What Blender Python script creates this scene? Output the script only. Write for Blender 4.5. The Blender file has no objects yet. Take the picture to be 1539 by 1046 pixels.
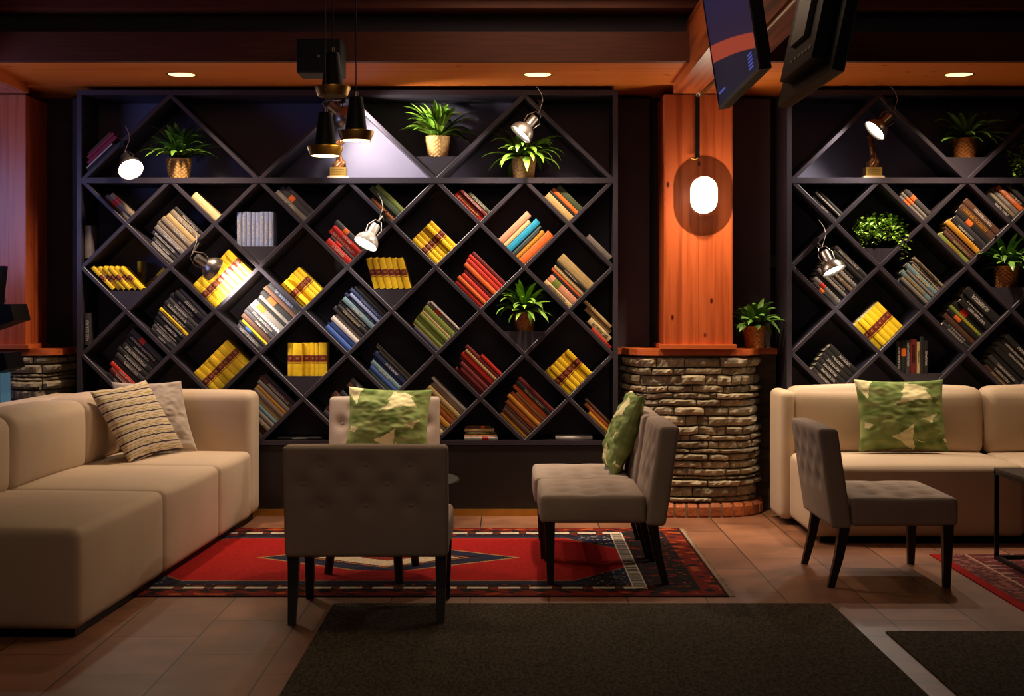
import bpy, math, random
from mathutils import Vector, Matrix, noise
SC = bpy.context.scene
COL = SC.collection
R = math.radians
# ---------------------------------------------------------------- camera
F, H, CX, HY = 2200.0, 1.45, 769.5, 455.0
cam_d = bpy.data.cameras.new('camera')
cam = bpy.data.objects.new('camera', cam_d); COL.objects.link(cam)
cam.location = (0, 0, H); cam.rotation_euler = (R(90), 0, 0)
cam_d.sensor_width = 36; cam_d.lens = F / 1539 * 36; cam_d.shift_y = -(523 - HY) / 1539
cam_d.clip_end = 60
SC.camera = cam
# ---------------------------------------------------------------- world, exposure
SC.view_settings.view_transform = 'Standard'; SC.view_settings.look = 'None'
SC.view_settings.gamma = 1; SC.view_settings.use_curve_mapping = False
SC.view_settings.exposure = 0.0
w = bpy.data.worlds.new('world'); SC.world = w; w.use_nodes = True
w.node_tree.nodes['Background'].inputs[0].default_value = (1.0, 0.70, 0.60, 1)
w.node_tree.nodes['Background'].inputs[1].default_value = 0.05
SC.cycles.sample_clamp_indirect = 2.5
SC.cycles.use_denoising = True
def light(name, kind, loc, power, color, direction=(0, 0, -1), size=.1, cone=100, blend=.6, parent=None):
    d = bpy.data.lights.new(name, kind); d.energy = power; d.color = color
    if kind == 'SPOT': d.spot_size = R(cone); d.spot_blend = blend; d.shadow_soft_size = size
    elif kind == 'AREA': d.size = size
    else: d.shadow_soft_size = size
    o = bpy.data.objects.new(name, d); COL.objects.link(o); o.location = loc
    o.rotation_euler = Vector(direction).to_track_quat('-Z', 'Y').to_euler()
    if parent: o.parent = parent
    return o
WARM = (1.0, .62, .34); NEUT = (1.0, .86, .70)
# overhead area fills without fixtures, added to brighten the room
light('added_fill_light', 'AREA', (-.3, 3.2, 3.45), 20, (1, .72, .52), (0, .35, -1), 2.2)
light('added_fill_light', 'AREA', (.2, 8.0, 3.4), 9, (1, .70, .46), (0, .1, -1), 1.2)
light('bluish_screen_light', 'AREA', (-3.9, 8.4, 2.1), 12, (.42, .45, 1.0), (.55, .8, .1), .8)

light('beam_spot_light', 'SPOT', (1.27, 9.36, 2.83), 150, (1, .78, .50), (0, .22, -1), .03, 62, .7)

# ---------------------------------------------------------------- helpers
def lin(h):
    h = h.lstrip('#'); o = []
    for k in (0, 2, 4):
        c = int(h[k:k + 2], 16) / 255
        o.append(c / 12.92 if c < .04045 else ((c + .055) / 1.055) ** 2.4)
    return tuple(o) + (1,)
def at(px, py, Y): return Vector(((px - CX) / F * Y, Y, H - (py - HY) / F * Y))
MATS = {}
def mat(name, col='#808080', rough=.6, metal=0., var=.12, scale=8., bump=0., bscale=60., emit=None, estr=0., stretch=(1, 1, 1), trans=0., attr=False, spec=.5, island=0., alpha=1., coat=0.):
    if name in MATS: return MATS[name]
    m = bpy.data.materials.new(name); m.use_nodes = True; MATS[name] = m
    nt = m.node_tree; N = nt.nodes; L = nt.links; b = N['Principled BSDF']
    b.inputs['Roughness'].default_value = rough; b.inputs['Metallic'].default_value = metal
    b.inputs['Specular IOR Level'].default_value = spec
    b.inputs['Coat Weight'].default_value = coat
    if trans: b.inputs['Transmission Weight'].default_value = trans
    if alpha < 1: b.inputs['Alpha'].default_value = alpha
    tc = N.new('ShaderNodeTexCoord'); mp = N.new('ShaderNodeMapping'); mp.inputs['Scale'].default_value = stretch
    L.new(tc.outputs['Object'], mp.inputs[0])
    nz = N.new('ShaderNodeTexNoise'); nz.inputs['Scale'].default_value = scale; nz.inputs['Detail'].default_value = 4
    L.new(mp.outputs[0], nz.inputs[0])
    if attr:
        a = N.new('ShaderNodeAttribute'); a.attribute_name = 'Col'; src = a.outputs['Color']
    else:
        rgb = N.new('ShaderNodeRGB'); rgb.outputs[0].default_value = lin(col); src = rgb.outputs[0]
    hsv = N.new('ShaderNodeHueSaturation'); L.new(src, hsv.inputs['Color'])
    mr = N.new('ShaderNodeMapRange'); mr.inputs['From Min'].default_value = .3; mr.inputs['From Max'].default_value = .7
    mr.inputs['To Min'].default_value = 1 - var; mr.inputs['To Max'].default_value = 1 + var
    L.new(nz.outputs[0], mr.inputs[0])
    if island:
        g = N.new('ShaderNodeNewGeometry'); mr2 = N.new('ShaderNodeMapRange')
        mr2.inputs['To Min'].default_value = 1 - island; mr2.inputs['To Max'].default_value = 1 + island
        L.new(g.outputs['Random Per Island'], mr2.inputs[0])
        mul = N.new('ShaderNodeMath'); mul.operation = 'MULTIPLY'; L.new(mr.outputs[0], mul.inputs[0]); L.new(mr2.outputs[0], mul.inputs[1])
        L.new(mul.outputs[0], hsv.inputs['Value'])
    else: L.new(mr.outputs[0], hsv.inputs['Value'])
    L.new(hsv.outputs[0], b.inputs['Base Color'])
    if bump:
        n2 = N.new('ShaderNodeTexNoise'); n2.inputs['Scale'].default_value = bscale; n2.inputs['Detail'].default_value = 3
        L.new(mp.outputs[0], n2.inputs[0]); bp = N.new('ShaderNodeBump'); bp.inputs['Strength'].default_value = bump; bp.inputs['Distance'].default_value = .01
        L.new(n2.outputs[0], bp.inputs['Height']); L.new(bp.outputs[0], b.inputs['Normal'])
    if emit: b.inputs['Emission Color'].default_value = lin(emit); b.inputs['Emission Strength'].default_value = estr
    return m
def pine(name, col='#c4622e', dark='#7a2a10', axis='z', rough=.35):
    """lacquered pine boards with grain and knots; axis = grain direction"""
    m = bpy.data.materials.new(name); m.use_nodes = True; MATS[name] = m
    nt = m.node_tree; N = nt.nodes; L = nt.links; b = N['Principled BSDF']; b.inputs['Roughness'].default_value = rough
    tc = N.new('ShaderNodeTexCoord')
    def M(sc):
        mp = N.new('ShaderNodeMapping'); mp.inputs['Scale'].default_value = sc; L.new(tc.outputs['Object'], mp.inputs[0]); return mp.outputs[0]
    g = {'z': (14, 14, .6), 'x': (.6, 14, 14), 'y': (14, .6, 14)}[axis]
    k = {'z': (8, 8, 4.2), 'x': (4.2, 8, 8), 'y': (8, 4.2, 8)}[axis]
    n1 = N.new('ShaderNodeTexNoise'); n1.inputs['Scale'].default_value = 1.6; n1.inputs['Detail'].default_value = 6; L.new(M(g), n1.inputs[0])
    v = N.new('ShaderNodeTexVoronoi'); v.inputs['Scale'].default_value = 1.0; v.inputs['Randomness'].default_value = 1; L.new(M(k), v.inputs['Vector'])
    r1 = N.new('ShaderNodeValToRGB'); L.new(n1.outputs[0], r1.inputs[0])
    r1.color_ramp.elements[0].position = .36; r1.color_ramp.elements[0].color = lin(dark)
    r1.color_ramp.elements[1].position = .52; r1.color_ramp.elements[1].color = lin(col)
    r2 = N.new('ShaderNodeValToRGB'); L.new(v.outputs['Distance'], r2.inputs[0])
    r2.color_ramp.elements[0].position = .05; r2.color_ramp.elements[0].color = (.12, .04, .02, 1)
    r2.color_ramp.elements[1].position = .11; r2.color_ramp.elements[1].color = (1, 1, 1, 1)
    pl = N.new('ShaderNodeTexBrick'); pl.inputs['Scale'].default_value = 1
    pl.inputs['Color1'].default_value = (1, 1, 1, 1); pl.inputs['Color2'].default_value = (.82, .8, .78, 1); pl.inputs['Mortar'].default_value = (.6, .5, .45, 1)
    pl.inputs['Mortar Size'].default_value = .0015; pl.inputs['Brick Width'].default_value = 9; pl.inputs['Row Height'].default_value = .112
    sx = N.new('ShaderNodeSeparateXYZ'); L.new(tc.outputs['Object'], sx.inputs[0]); cb = N.new('ShaderNodeCombineXYZ')
    long, across = {'z': ('Z', 'X'), 'x': ('X', 'Z'), 'y': ('Y', 'X')}[axis]
    L.new(sx.outputs[long], cb.inputs[0]); L.new(sx.outputs[across], cb.inputs[1]); L.new(cb.outputs[0], pl.inputs['Vector'])
    x1 = N.new('ShaderNodeMix'); x1.data_type = 'RGBA'; x1.blend_type = 'MULTIPLY'; x1.inputs[0].default_value = 1
    L.new(r1.outputs[0], x1.inputs[6]); L.new(r2.outputs[0], x1.inputs[7])
    x2 = N.new('ShaderNodeMix'); x2.data_type = 'RGBA'; x2.blend_type = 'MULTIPLY'; x2.inputs[0].default_value = 1
    L.new(x1.outputs[2], x2.inputs[6]); L.new(pl.outputs[0], x2.inputs[7]); L.new(x2.outputs[2], b.inputs['Base Color'])
    return m

class MB:
    def __init__(s): s.v = []; s.f = []
    def add(s, vs, fs):
        o = len(s.v); s.v += [tuple(p) for p in vs]; s.f += [tuple(i + o for i in q) for q in fs]; return s
    def box(s, x0, x1, y0, y1, z0, z1, M=None):
        vs = [Vector((x, y, z)) for z in (z0, z1) for y in (y0, y1) for x in (x0, x1)]
        if M: vs = [M @ p for p in vs]
        return s.add(vs, [(0, 2, 3, 1), (4, 5, 7, 6), (0, 1, 5, 4), (2, 6, 7, 3), (0, 4, 6, 2), (1, 3, 7, 5)])
    def prism(s, poly, y0, y1):
        """poly = (x, z) points, extruded along Y"""
        n = len(poly); a = sum(poly[i][0] * poly[(i + 1) % n][1] - poly[(i + 1) % n][0] * poly[i][1] for i in range(n))
        if a < 0: poly = poly[::-1]
        vs = [(x, y0, z) for x, z in poly] + [(x, y1, z) for x, z in poly]
        return s.add(vs, [tuple(range(n)), tuple(range(2 * n - 1, n - 1, -1))] + [(i, i + n, (i + 1) % n + n, (i + 1) % n) for i in range(n)])
    def lathe(s, prof, n=32, M=None, fr=None):
        vs = []; m = len(prof)
        for k in range(n):
            a = 2 * math.pi * k / n
            for j, (r, z) in enumerate(prof):
                rr = r + (fr(a, z, j) if fr else 0)
                p = Vector((rr * math.cos(a), rr * math.sin(a), z)); vs.append(M @ p if M else p)
        return s.add(vs, [(k * m + j, ((k + 1) % n) * m + j, ((k + 1) % n) * m + j + 1, k * m + j + 1) for k in range(n) for j in range(m - 1)])
    def tube(s, pts, r, n=8):
        pts = [Vector(p) for p in pts]; rs = r if isinstance(r, (list, tuple)) else [r] * len(pts); vs = []
        up = Vector((0.13, .2, 1)).normalized()
        for i, p in enumerate(pts):
            d = (pts[min(i + 1, len(pts) - 1)] - pts[max(i - 1, 0)]).normalized()
            a = d.cross(up)
            if a.length < .05: a = d.cross(Vector((1, 0, 0)))
            a.normalize(); b = d.cross(a)
            for k in range(n):
                t = 2 * math.pi * k / n; vs.append(p + (a * math.cos(t) + b * math.sin(t)) * rs[i])
        m = len(pts)
        fs = [(i * n + k, i * n + (k + 1) % n, (i + 1) * n + (k + 1) % n, (i + 1) * n + k) for i in range(m - 1) for k in range(n)]
        fs += [tuple(range(n)), tuple(range(m * n - 1, (m - 1) * n - 1, -1))]
        return s.add(vs, fs)
    def rbox(s, h, r, n=(10, 10, 10), c=(0, 0, 0), puff={}, dim=(), xf=None):
        """rounded upholstery box; puff = {(axis, sign): bulge}; dim = (axis, sign, b, c, depth, sigma) dimples"""
        idx = {}; vs = []; fs = []
        def coords(a):
            H_, m = h[a], n[a]; inner = [-(H_ - r) + 2 * (H_ - r) * k / m for k in range(m + 1)]
            return [-H_, -H_ + r * .25, -H_ + r * .6] + inner + [H_ - r * .6, H_ - r * .25, H_]
        cs = [coords(0), coords(1), coords(2)]
        for a in range(3):
            b, e = (a + 1) % 3, (a + 2) % 3
            for sg in (-1, 1):
                grid = []
                for pb in cs[b]:
                    row = []
                    for pe in cs[e]:
                        p = [0, 0, 0]; p[a] = sg * h[a]; p[b] = pb; p[e] = pe; key = tuple(round(t, 6) for t in p)
                        if key not in idx:
                            q = [max(-(h[t] - r), min(h[t] - r, p[t])) for t in range(3)]
                            d = Vector([p[t] - q[t] for t in range(3)]); v = Vector(q) + d.normalized() * r
                            if puff.get((a, sg)): v[a] += sg * puff[(a, sg)] * (1 - (pb / h[b]) ** 2) * (1 - (pe / h[e]) ** 2)
                            for (da, ds, x0, y0, dep, sig) in dim:
                                if da == a and ds == sg:
                                    # x0, y0 measured along the other two axes in xyz order
                                    o1, o2 = [t for t in range(3) if t != a]
                                    v[a] -= sg * dep * math.exp(-((p[o1] - x0) ** 2 + (p[o2] - y0) ** 2) / sig ** 2)
                            idx[key] = len(vs); v = v + Vector(c); vs.append(xf(v) if xf else v)
                        row.append(idx[key])
                    grid.append(row)
                for i in range(len(grid) - 1):
                    for j in range(len(grid[0]) - 1):
                        q = (grid[i][j], grid[i + 1][j], grid[i + 1][j + 1], grid[i][j + 1])
                        fs.append(q if sg > 0 else q[::-1])
        return s.add(vs, fs)
    def build(s, name, m, parent=None, smooth=False, cols=None):
        me = bpy.data.meshes.new(name); me.from_pydata(s.v, [], s.f); me.update()
        o = bpy.data.objects.new(name, me); COL.objects.link(o)
        me.materials.append(m if not isinstance(m, str) else MATS[m])
        if smooth:
            me.shade_smooth()
            if smooth is not True: me.set_sharp_from_angle(angle=R(smooth))
        if cols:
            ca = me.color_attributes.new('Col', 'FLOAT_COLOR', 'CORNER'); data = []
            for p in me.polygons: data += list(cols[p.index]) * p.loop_total
            ca.data.foreach_set('color', data)
        if parent: o.parent = parent
        return o
def tag(o, label, cat, group=None):
    o['label'] = label; o['category'] = cat
    if group: o['group'] = group
    return o
def thing(name, label, cat, loc=(0, 0, 0), rot=(0, 0, 0), group=None):
    o = bpy.data.objects.new(name, None); COL.objects.link(o); o.location = loc; o.rotation_euler = rot
    o.empty_display_size = .1
    return tag(o, label, cat, group)
def struct(o): o['kind'] = 'structure'; return o
def copy_tree(o, parent=None):
    c = o.copy(); COL.objects.link(c); c.parent = parent
    for ch in list(o.children): copy_tree(ch, c)
    return c

# ---------------------------------------------------------------- materials
mat('shelf_paint', '#342f39', .38, var=.05, bump=.03, bscale=200)
mat('shelf_back', '#5f5a74', .6, var=.06)
mat('wall_paint', '#463e4c', .7, var=.08, scale=3)
mat('dark_ceiling', '#1c1418', .8)
mat('dark_beam', '#5e2a12', .6, var=.2, stretch=(.5, 10, 10))
pine('pine_upright', '#c35e30', '#a5481f', 'z'); pine('pine_across', '#c8632c', '#a4481c', 'x', .45); pine('pine_along', '#c8652f', '#8a3a17', 'y')
pine('soffit_board', '#dc7a26', '#cf6a20', 'x', .6)
mat('brass', '#d2a04a', .34, .85, var=.1); mat('dull_brass', '#8a6430', .42, .8)
mat('sofa_fabric', '#c1aa90', .9, var=.05, scale=3, bump=.12, bscale=260, spec=.15)
mat('chair_fabric', '#ab998b', .92, var=.06, scale=5, bump=.15, bscale=320, spec=.12)
mat('dark_wood', '#170e0c', .4, var=.15, stretch=(8, 8, 1))
mat('black_metal', '#0f0e10', .4, .3); mat('black_plastic', '#080708', .45, spec=.08); mat('matt_black', '#0b0809', .6)
mat('grey_metal', '#8d8580', .32, .9, var=.08); mat('white_enamel', '#c9c4bd', .3, .3)
mat('black_rubber', '#0a0a0a', .7)
mat('stone', '#93856c', .8, var=.35, scale=14, bump=.6, bscale=30, island=.35)
mat('mortar', '#5e5240', .95, var=.3)
mat('brick', '#b8683a', .75, var=.2, scale=20, bump=.4, bscale=50, island=.4)
mat('light_mortar', '#b59a7c', .9)
mat('leaf', '#74a034', .4, var=.45, scale=9, island=.35); mat('leaf_dark', '#5a8434', .4, var=.4, scale=9, island=.35)
mat('leaf_ivy', '#86b03a', .45, var=.3, scale=9, island=.45)
mat('wicker', '#d6a866', .6, var=.25, scale=50, bump=.4, bscale=120); mat('copper_pot', '#b5733c', .4, .4, var=.3, scale=50, bump=.4, bscale=120)
mat('soil', '#20150e', 1.)
mat('paper', '#cfc2a2', .8, stretch=(60, 1, 1), var=.12)
mat('cushion_colours', rough=.9, var=.08, scale=6, bump=.18, bscale=25, attr=True, spec=.15)
mat('rug_colours', rough=.95, var=.18, scale=40, bump=.5, bscale=180, attr=True, spec=.1)
mat('plain_cushion', '#b3a292', .9, var=.06, bump=.3, bscale=14)
mat('doormat', '#4f473b', 1., var=.5, scale=90, bump=1.0, bscale=200, spec=.05, stretch=(1, .35, 1))
mat('bronze', '#6b4428', .35, .7, var=.3, scale=20); mat('marble', '#b9a48c', .4); mat('plaque', '#a8843e', .35, .7)
mat('plaque_ink', '#3a2a12', .6)
mat('bulb', '#ffffff', .5, emit='#fff2dc', estr=14.); mat('pendant_bulb', '#ffe0a0', .5, emit='#ffd894', estr=9.)
mat('opal_glass', '#ffffff', .4, emit='#ffe9c8', estr=4.); mat('downlight_bulb', '#ffffff', .5, emit='#ffd890', estr=2.2)
mat('painted_halo', '#24120c', .95, alpha=.55, spec=0.)  # see-through dark tint that paints the shaded halo around the wall lamp
mat('cord', '#141214', .6); mat('white_cord', '#a89a8c', .6)

# ---------------------------------------------------------------- room shell
def floor():
    mb = MB(); mb.box(-6, 6, -1, 10.75, -.12, 0)
    m = bpy.data.materials.new('floor_tiles'); m.use_nodes = True; nt = m.node_tree; N = nt.nodes; L = nt.links; b = N['Principled BSDF']
    tc = N.new('ShaderNodeTexCoord'); sx = N.new('ShaderNodeSeparateXYZ'); L.new(tc.outputs['Object'], sx.inputs[0])
    ax = N.new('ShaderNodeMath'); ax.inputs[1].default_value = .145 + 6.5; ay = N.new('ShaderNodeMath'); ay.inputs[1].default_value = 1.36 + 7.7
    L.new(sx.outputs['Y'], ax.inputs[0]); L.new(sx.outputs['X'], ay.inputs[0]); cb = N.new('ShaderNodeCombineXYZ'); L.new(ax.outputs[0], cb.inputs[0]); L.new(ay.outputs[0], cb.inputs[1])
    br = N.new('ShaderNodeTexBrick'); br.inputs['Scale'].default_value = 1; br.inputs['Brick Width'].default_value = .65; br.inputs['Row Height'].default_value = .385
    br.inputs['Mortar Size'].default_value = .0045; br.inputs['Mortar Smooth'].default_value = .3
    br.inputs['Color1'].default_value = lin('#9a6a4e'); br.inputs['Color2'].default_value = lin('#80553e'); br.inputs['Mortar'].default_value = lin('#33231a')
    L.new(cb.outputs[0], br.inputs['Vector'])
    nz = N.new('ShaderNodeTexNoise'); nz.inputs['Scale'].default_value = 3.5; nz.inputs['Detail'].default_value = 6; L.new(tc.outputs['Object'], nz.inputs[0])
    r = N.new('ShaderNodeValToRGB'); r.color_ramp.elements[0].color = (.62, .6, .58, 1); r.color_ramp.elements[1].color = (1.15, 1.1, 1.05, 1)
    r.color_ramp.elements[0].position = .3; r.color_ramp.elements[1].position = .7; L.new(nz.outputs[0], r.inputs[0])
    mx = N.new('ShaderNodeMix'); mx.data_type = 'RGBA'; mx.blend_type = 'MULTIPLY'; mx.inputs[0].default_value = 1
    L.new(br.outputs[0], mx.inputs[6]); L.new(r.outputs[0], mx.inputs[7]); L.new(mx.outputs[2], b.inputs['Base Color'])
    b.inputs['Roughness'].default_value = .42
    bp = N.new('ShaderNodeBump'); bp.inputs['Strength'].default_value = .12; bp.inputs['Distance'].default_value = .003; bp.invert = True
    L.new(br.outputs['Fac'], bp.inputs['Height']); L.new(bp.outputs[0], b.inputs['Normal'])
    return struct(mb.build('floor', m))
floor()
struct(MB().box(-6, 6, 10.6, 10.75, 0, 3.6).build('wall_back', 'wall_paint'))
struct(MB().box(-6.1, -6, -1, 10.75, 0, 3.6).build('wall_left', 'wall_paint'))
struct(MB().box(6, 6.1, -1, 10.75, 0, 3.6).build('wall_right', 'wall_paint'))
struct(MB().box(-6.1, 6.1, -1, 10.75, 3.6, 3.7).build('ceiling', 'dark_ceiling'))
# lowered wooden soffit over the bookcases, with its fascia
struct(MB().box(-6, 6, 9.0, 10.6, 2.93, 2.97).build('trim_1', 'soffit_board'))
struct(MB().box(-6, 6, 8.94, 9.0, 2.925, 3.105).build('trim_2', 'dark_beam'))
struct(MB().box(-6, 6, 9.12, 9.2, 2.97, 3.6).build('trim_3', 'wall_paint'))
struct(MB().box(-6, 6, 8.86, 9.12, 3.235, 3.29).build('trim_4', 'dark_beam'))
struct(MB().box(-6, 6, 8.8, 8.95, 3.29, 3.44).build('trim_5', 'pine_across'))
tag(MB().box(1.085, 1.457, 2.0, 9.84, 2.857, 3.2).build('ceiling_beam', 'pine_along'), 'orange pine beam running overhead from the lit column, behind the screens', 'beam')
tag(MB().box(-3.75, -3.25, 2.0, 9.84, 2.857, 3.2).build('ceiling_beam', 'pine_along'), 'dark pine beam overhead at the left edge of the room', 'beam')
# vertical wall panels beside the bookcases
for k, (a, b_) in enumerate(((-3.13, -2.975), (.735, .98), (1.52, 1.84))):
    struct(MB().box(a, b_, 10.42, 10.6, 0, 2.9).build('trim_%d' % (6 + k), 'wall_paint'))

# ---------------------------------------------------------------- stone plinths and pine columns
def curve(a, b, n=3.2, N=96):
    pts = []
    for k in range(N + 1):
        t = math.pi * k / N; c, s_ = math.cos(t), math.sin(t)
        pts.append((-a * math.copysign(abs(c) ** (2 / n), c), -b * s_ ** (2 / n)))
    L = [0]
    for i in range(N): L.append(L[-1] + math.dist(pts[i], pts[i + 1]))
    def f(s):
        s = max(0, min(L[-1], s)); i = 0
        while i < N - 1 and L[i + 1] < s: i += 1
        t = (s - L[i]) / max(1e-9, L[i + 1] - L[i]); p = Vector(pts[i]).lerp(Vector(pts[i + 1]), t)
        d = (Vector(pts[i + 1]) - Vector(pts[i])).normalized(); return p, Vector((d.y, -d.x))
    return f, L[-1], pts
def plinth(cx, seed, label):
    rnd = random.Random(seed); t = thing('stone_plinth', label, 'plinth', (cx, 10.42, 0))
    f, L, pts = curve(.46, .49)
    core = MB(); P = [(x * .985, y * .985) for x, y in pts] + []
    n = len(P); core.add([(x, y, 0) for x, y in P] + [(x, y, 1.09) for x, y in P], [(i, i + 1, n + i + 1, n + i) for i in range(n - 1)] + [tuple(range(n, 2 * n))])
    core.build('mortar_core', 'mortar', t)
    st = MB(); z = .1
    wv = lambda s_, zz: zz + (.012 * noise.noise(Vector((s_ * 3.2, zz * 2.2, seed))) + .006 * noise.noise(Vector((s_ * 9, zz * 5, seed)))) * min(1, max(0, (1.075 - zz) * 12)) * min(1, max(0, (zz - .1) * 12))
    while z < 1.075:
        h = rnd.choice((.026, .034, .042, .05, .062, .07)); h = min(h, 1.088 - z); s = -rnd.random() * .2
        while s < L:
            l = rnd.uniform(.06, .34); s0, s1 = max(0, s) + .003, min(L, s + l) - .003; s += l
            if s1 - s0 < .02: continue
            out = rnd.uniform(.002, .042); K = max(3, int((s1 - s0) / .018)); zt = z + h - .004 - rnd.random() * .004; zb = z + .002
            vs = []; fs = []
            for k in range(K + 1):
                p, nn = f(s0 + (s1 - s0) * k / K); e = .45 if k in (0, K) else 1; ss = s0 + (s1 - s0) * k / K
                for q, (zz, oo) in enumerate(((zb, -.03), (zb + rnd.uniform(0, .004), out * .55 * e), (zb * .6 + zt * .4, (out + rnd.uniform(-.006, .007)) * e), (zb * .25 + zt * .75, (out + rnd.uniform(-.004, .006)) * e), (zt - rnd.uniform(0, .005), out * .6 * e), (zt, -.03))):
                    oo += .012 * noise.noise(Vector((ss * 25, zz * 40, seed))) if 0 < q < 5 else 0
                    vs.append((p.x + nn.x * oo, p.y + nn.y * oo, wv(ss, zz)))
            for k in range(K):
                for q in range(5): a = k * 6 + q; fs.append((a, a + 6, a + 7, a + 1))
            fs += [(0, 1, 2, 3, 4, 5), tuple(range(K * 6 + 5, K * 6 - 1, -1))]
            st.add(vs, fs)
        z += h
    st.build('stacked_stones', 'stone', t)
    br = MB(); mo = MB(); f2, L2, p2 = curve(.485, .515); s = .01
    while s < L2 - .06:
        vs = []
        for q in range(2):
            p, nn = f2(s + .006 + q * .060)
            for (o_, zz) in ((-.04, 0), (.018, 0), (.03, .012), (.03, .07), (.014, .092), (-.04, .096)): vs.append((p.x + nn.x * o_, p.y + nn.y * o_, zz))
        br.add(vs, [(k, k + 6, (k + 1) % 6 + 6, (k + 1) % 6) for k in range(6)] + [(5, 4, 3, 2, 1, 0), (6, 7, 8, 9, 10, 11)]); s += .078
    n = len(p2); mo.add([(x * 1.02, y * 1.02, 0) for x, y in p2] + [(x * 1.02, y * 1.02, .086) for x, y in p2], [(i, i + 1, n + i + 1, n + i) for i in range(n - 1)] + [tuple(range(n, 2 * n))])
    mo.build('brick_mortar', 'light_mortar', t); br.build('brick_footing', 'brick', t)
    le = MB(); f3, L3, p3 = curve(.475, .50, 4.5); n = len(p3)
    le.add([(x, y, 1.092) for x, y in p3] + [(x, y, 1.137) for x, y in p3], [(i, i + 1, n + i + 1, n + i) for i in range(n - 1)] + [tuple(range(n, 2 * n)), tuple(range(n - 1, -1, -1))])
    le.build('wooden_ledge', 'pine_across', t)
    return t
plinth(1.243, 3, 'curved stacked stone plinth with a pine ledge, under the lit column')
plinth(-3.52, 8, 'stone plinth with orange ledge behind the left sofa at the picture edge')
struct(MB().box(.735, 1.85, 10.25, 10.45, 0, 1.09).build('trim_9', mat('side_stone', '#4a4036', .9, var=.5, scale=7, bump=.8, bscale=12, stretch=(1, 1, 4))))
struct(MB().box(.735, 1.85, 10.2, 10.45, 1.092, 1.132).build('trim_10', 'pine_across'))
struct(MB().box(-3.3, -2.975, 10.25, 10.45, 0, 1.09).build('trim_11', 'side_stone' if 0 else MATS['side_stone']))
struct(MB().box(-3.3, -2.975, 10.2, 10.45, 1.092, 1.132).build('trim_12', 'pine_across'))
for x0, x1, lab in ((1.03, 1.49, 'orange knotty pine column carrying the glowing oval wall lamp'), (-3.75, -3.29, 'reddish pine column at the left edge of the picture')):
    t = thing('wooden_column', lab, 'column', ((x0 + x1) / 2, 10.1, 1.138)); hw = (x1 - x0) / 2
    MB().box(-hw, hw, -.2, .25, .03, 1.718).build('shaft', 'pine_upright', t)
    MB().box(-hw - .025, hw + .025, -.228, .26, 0, .03).build('base_board', 'pine_across', t)

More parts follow.
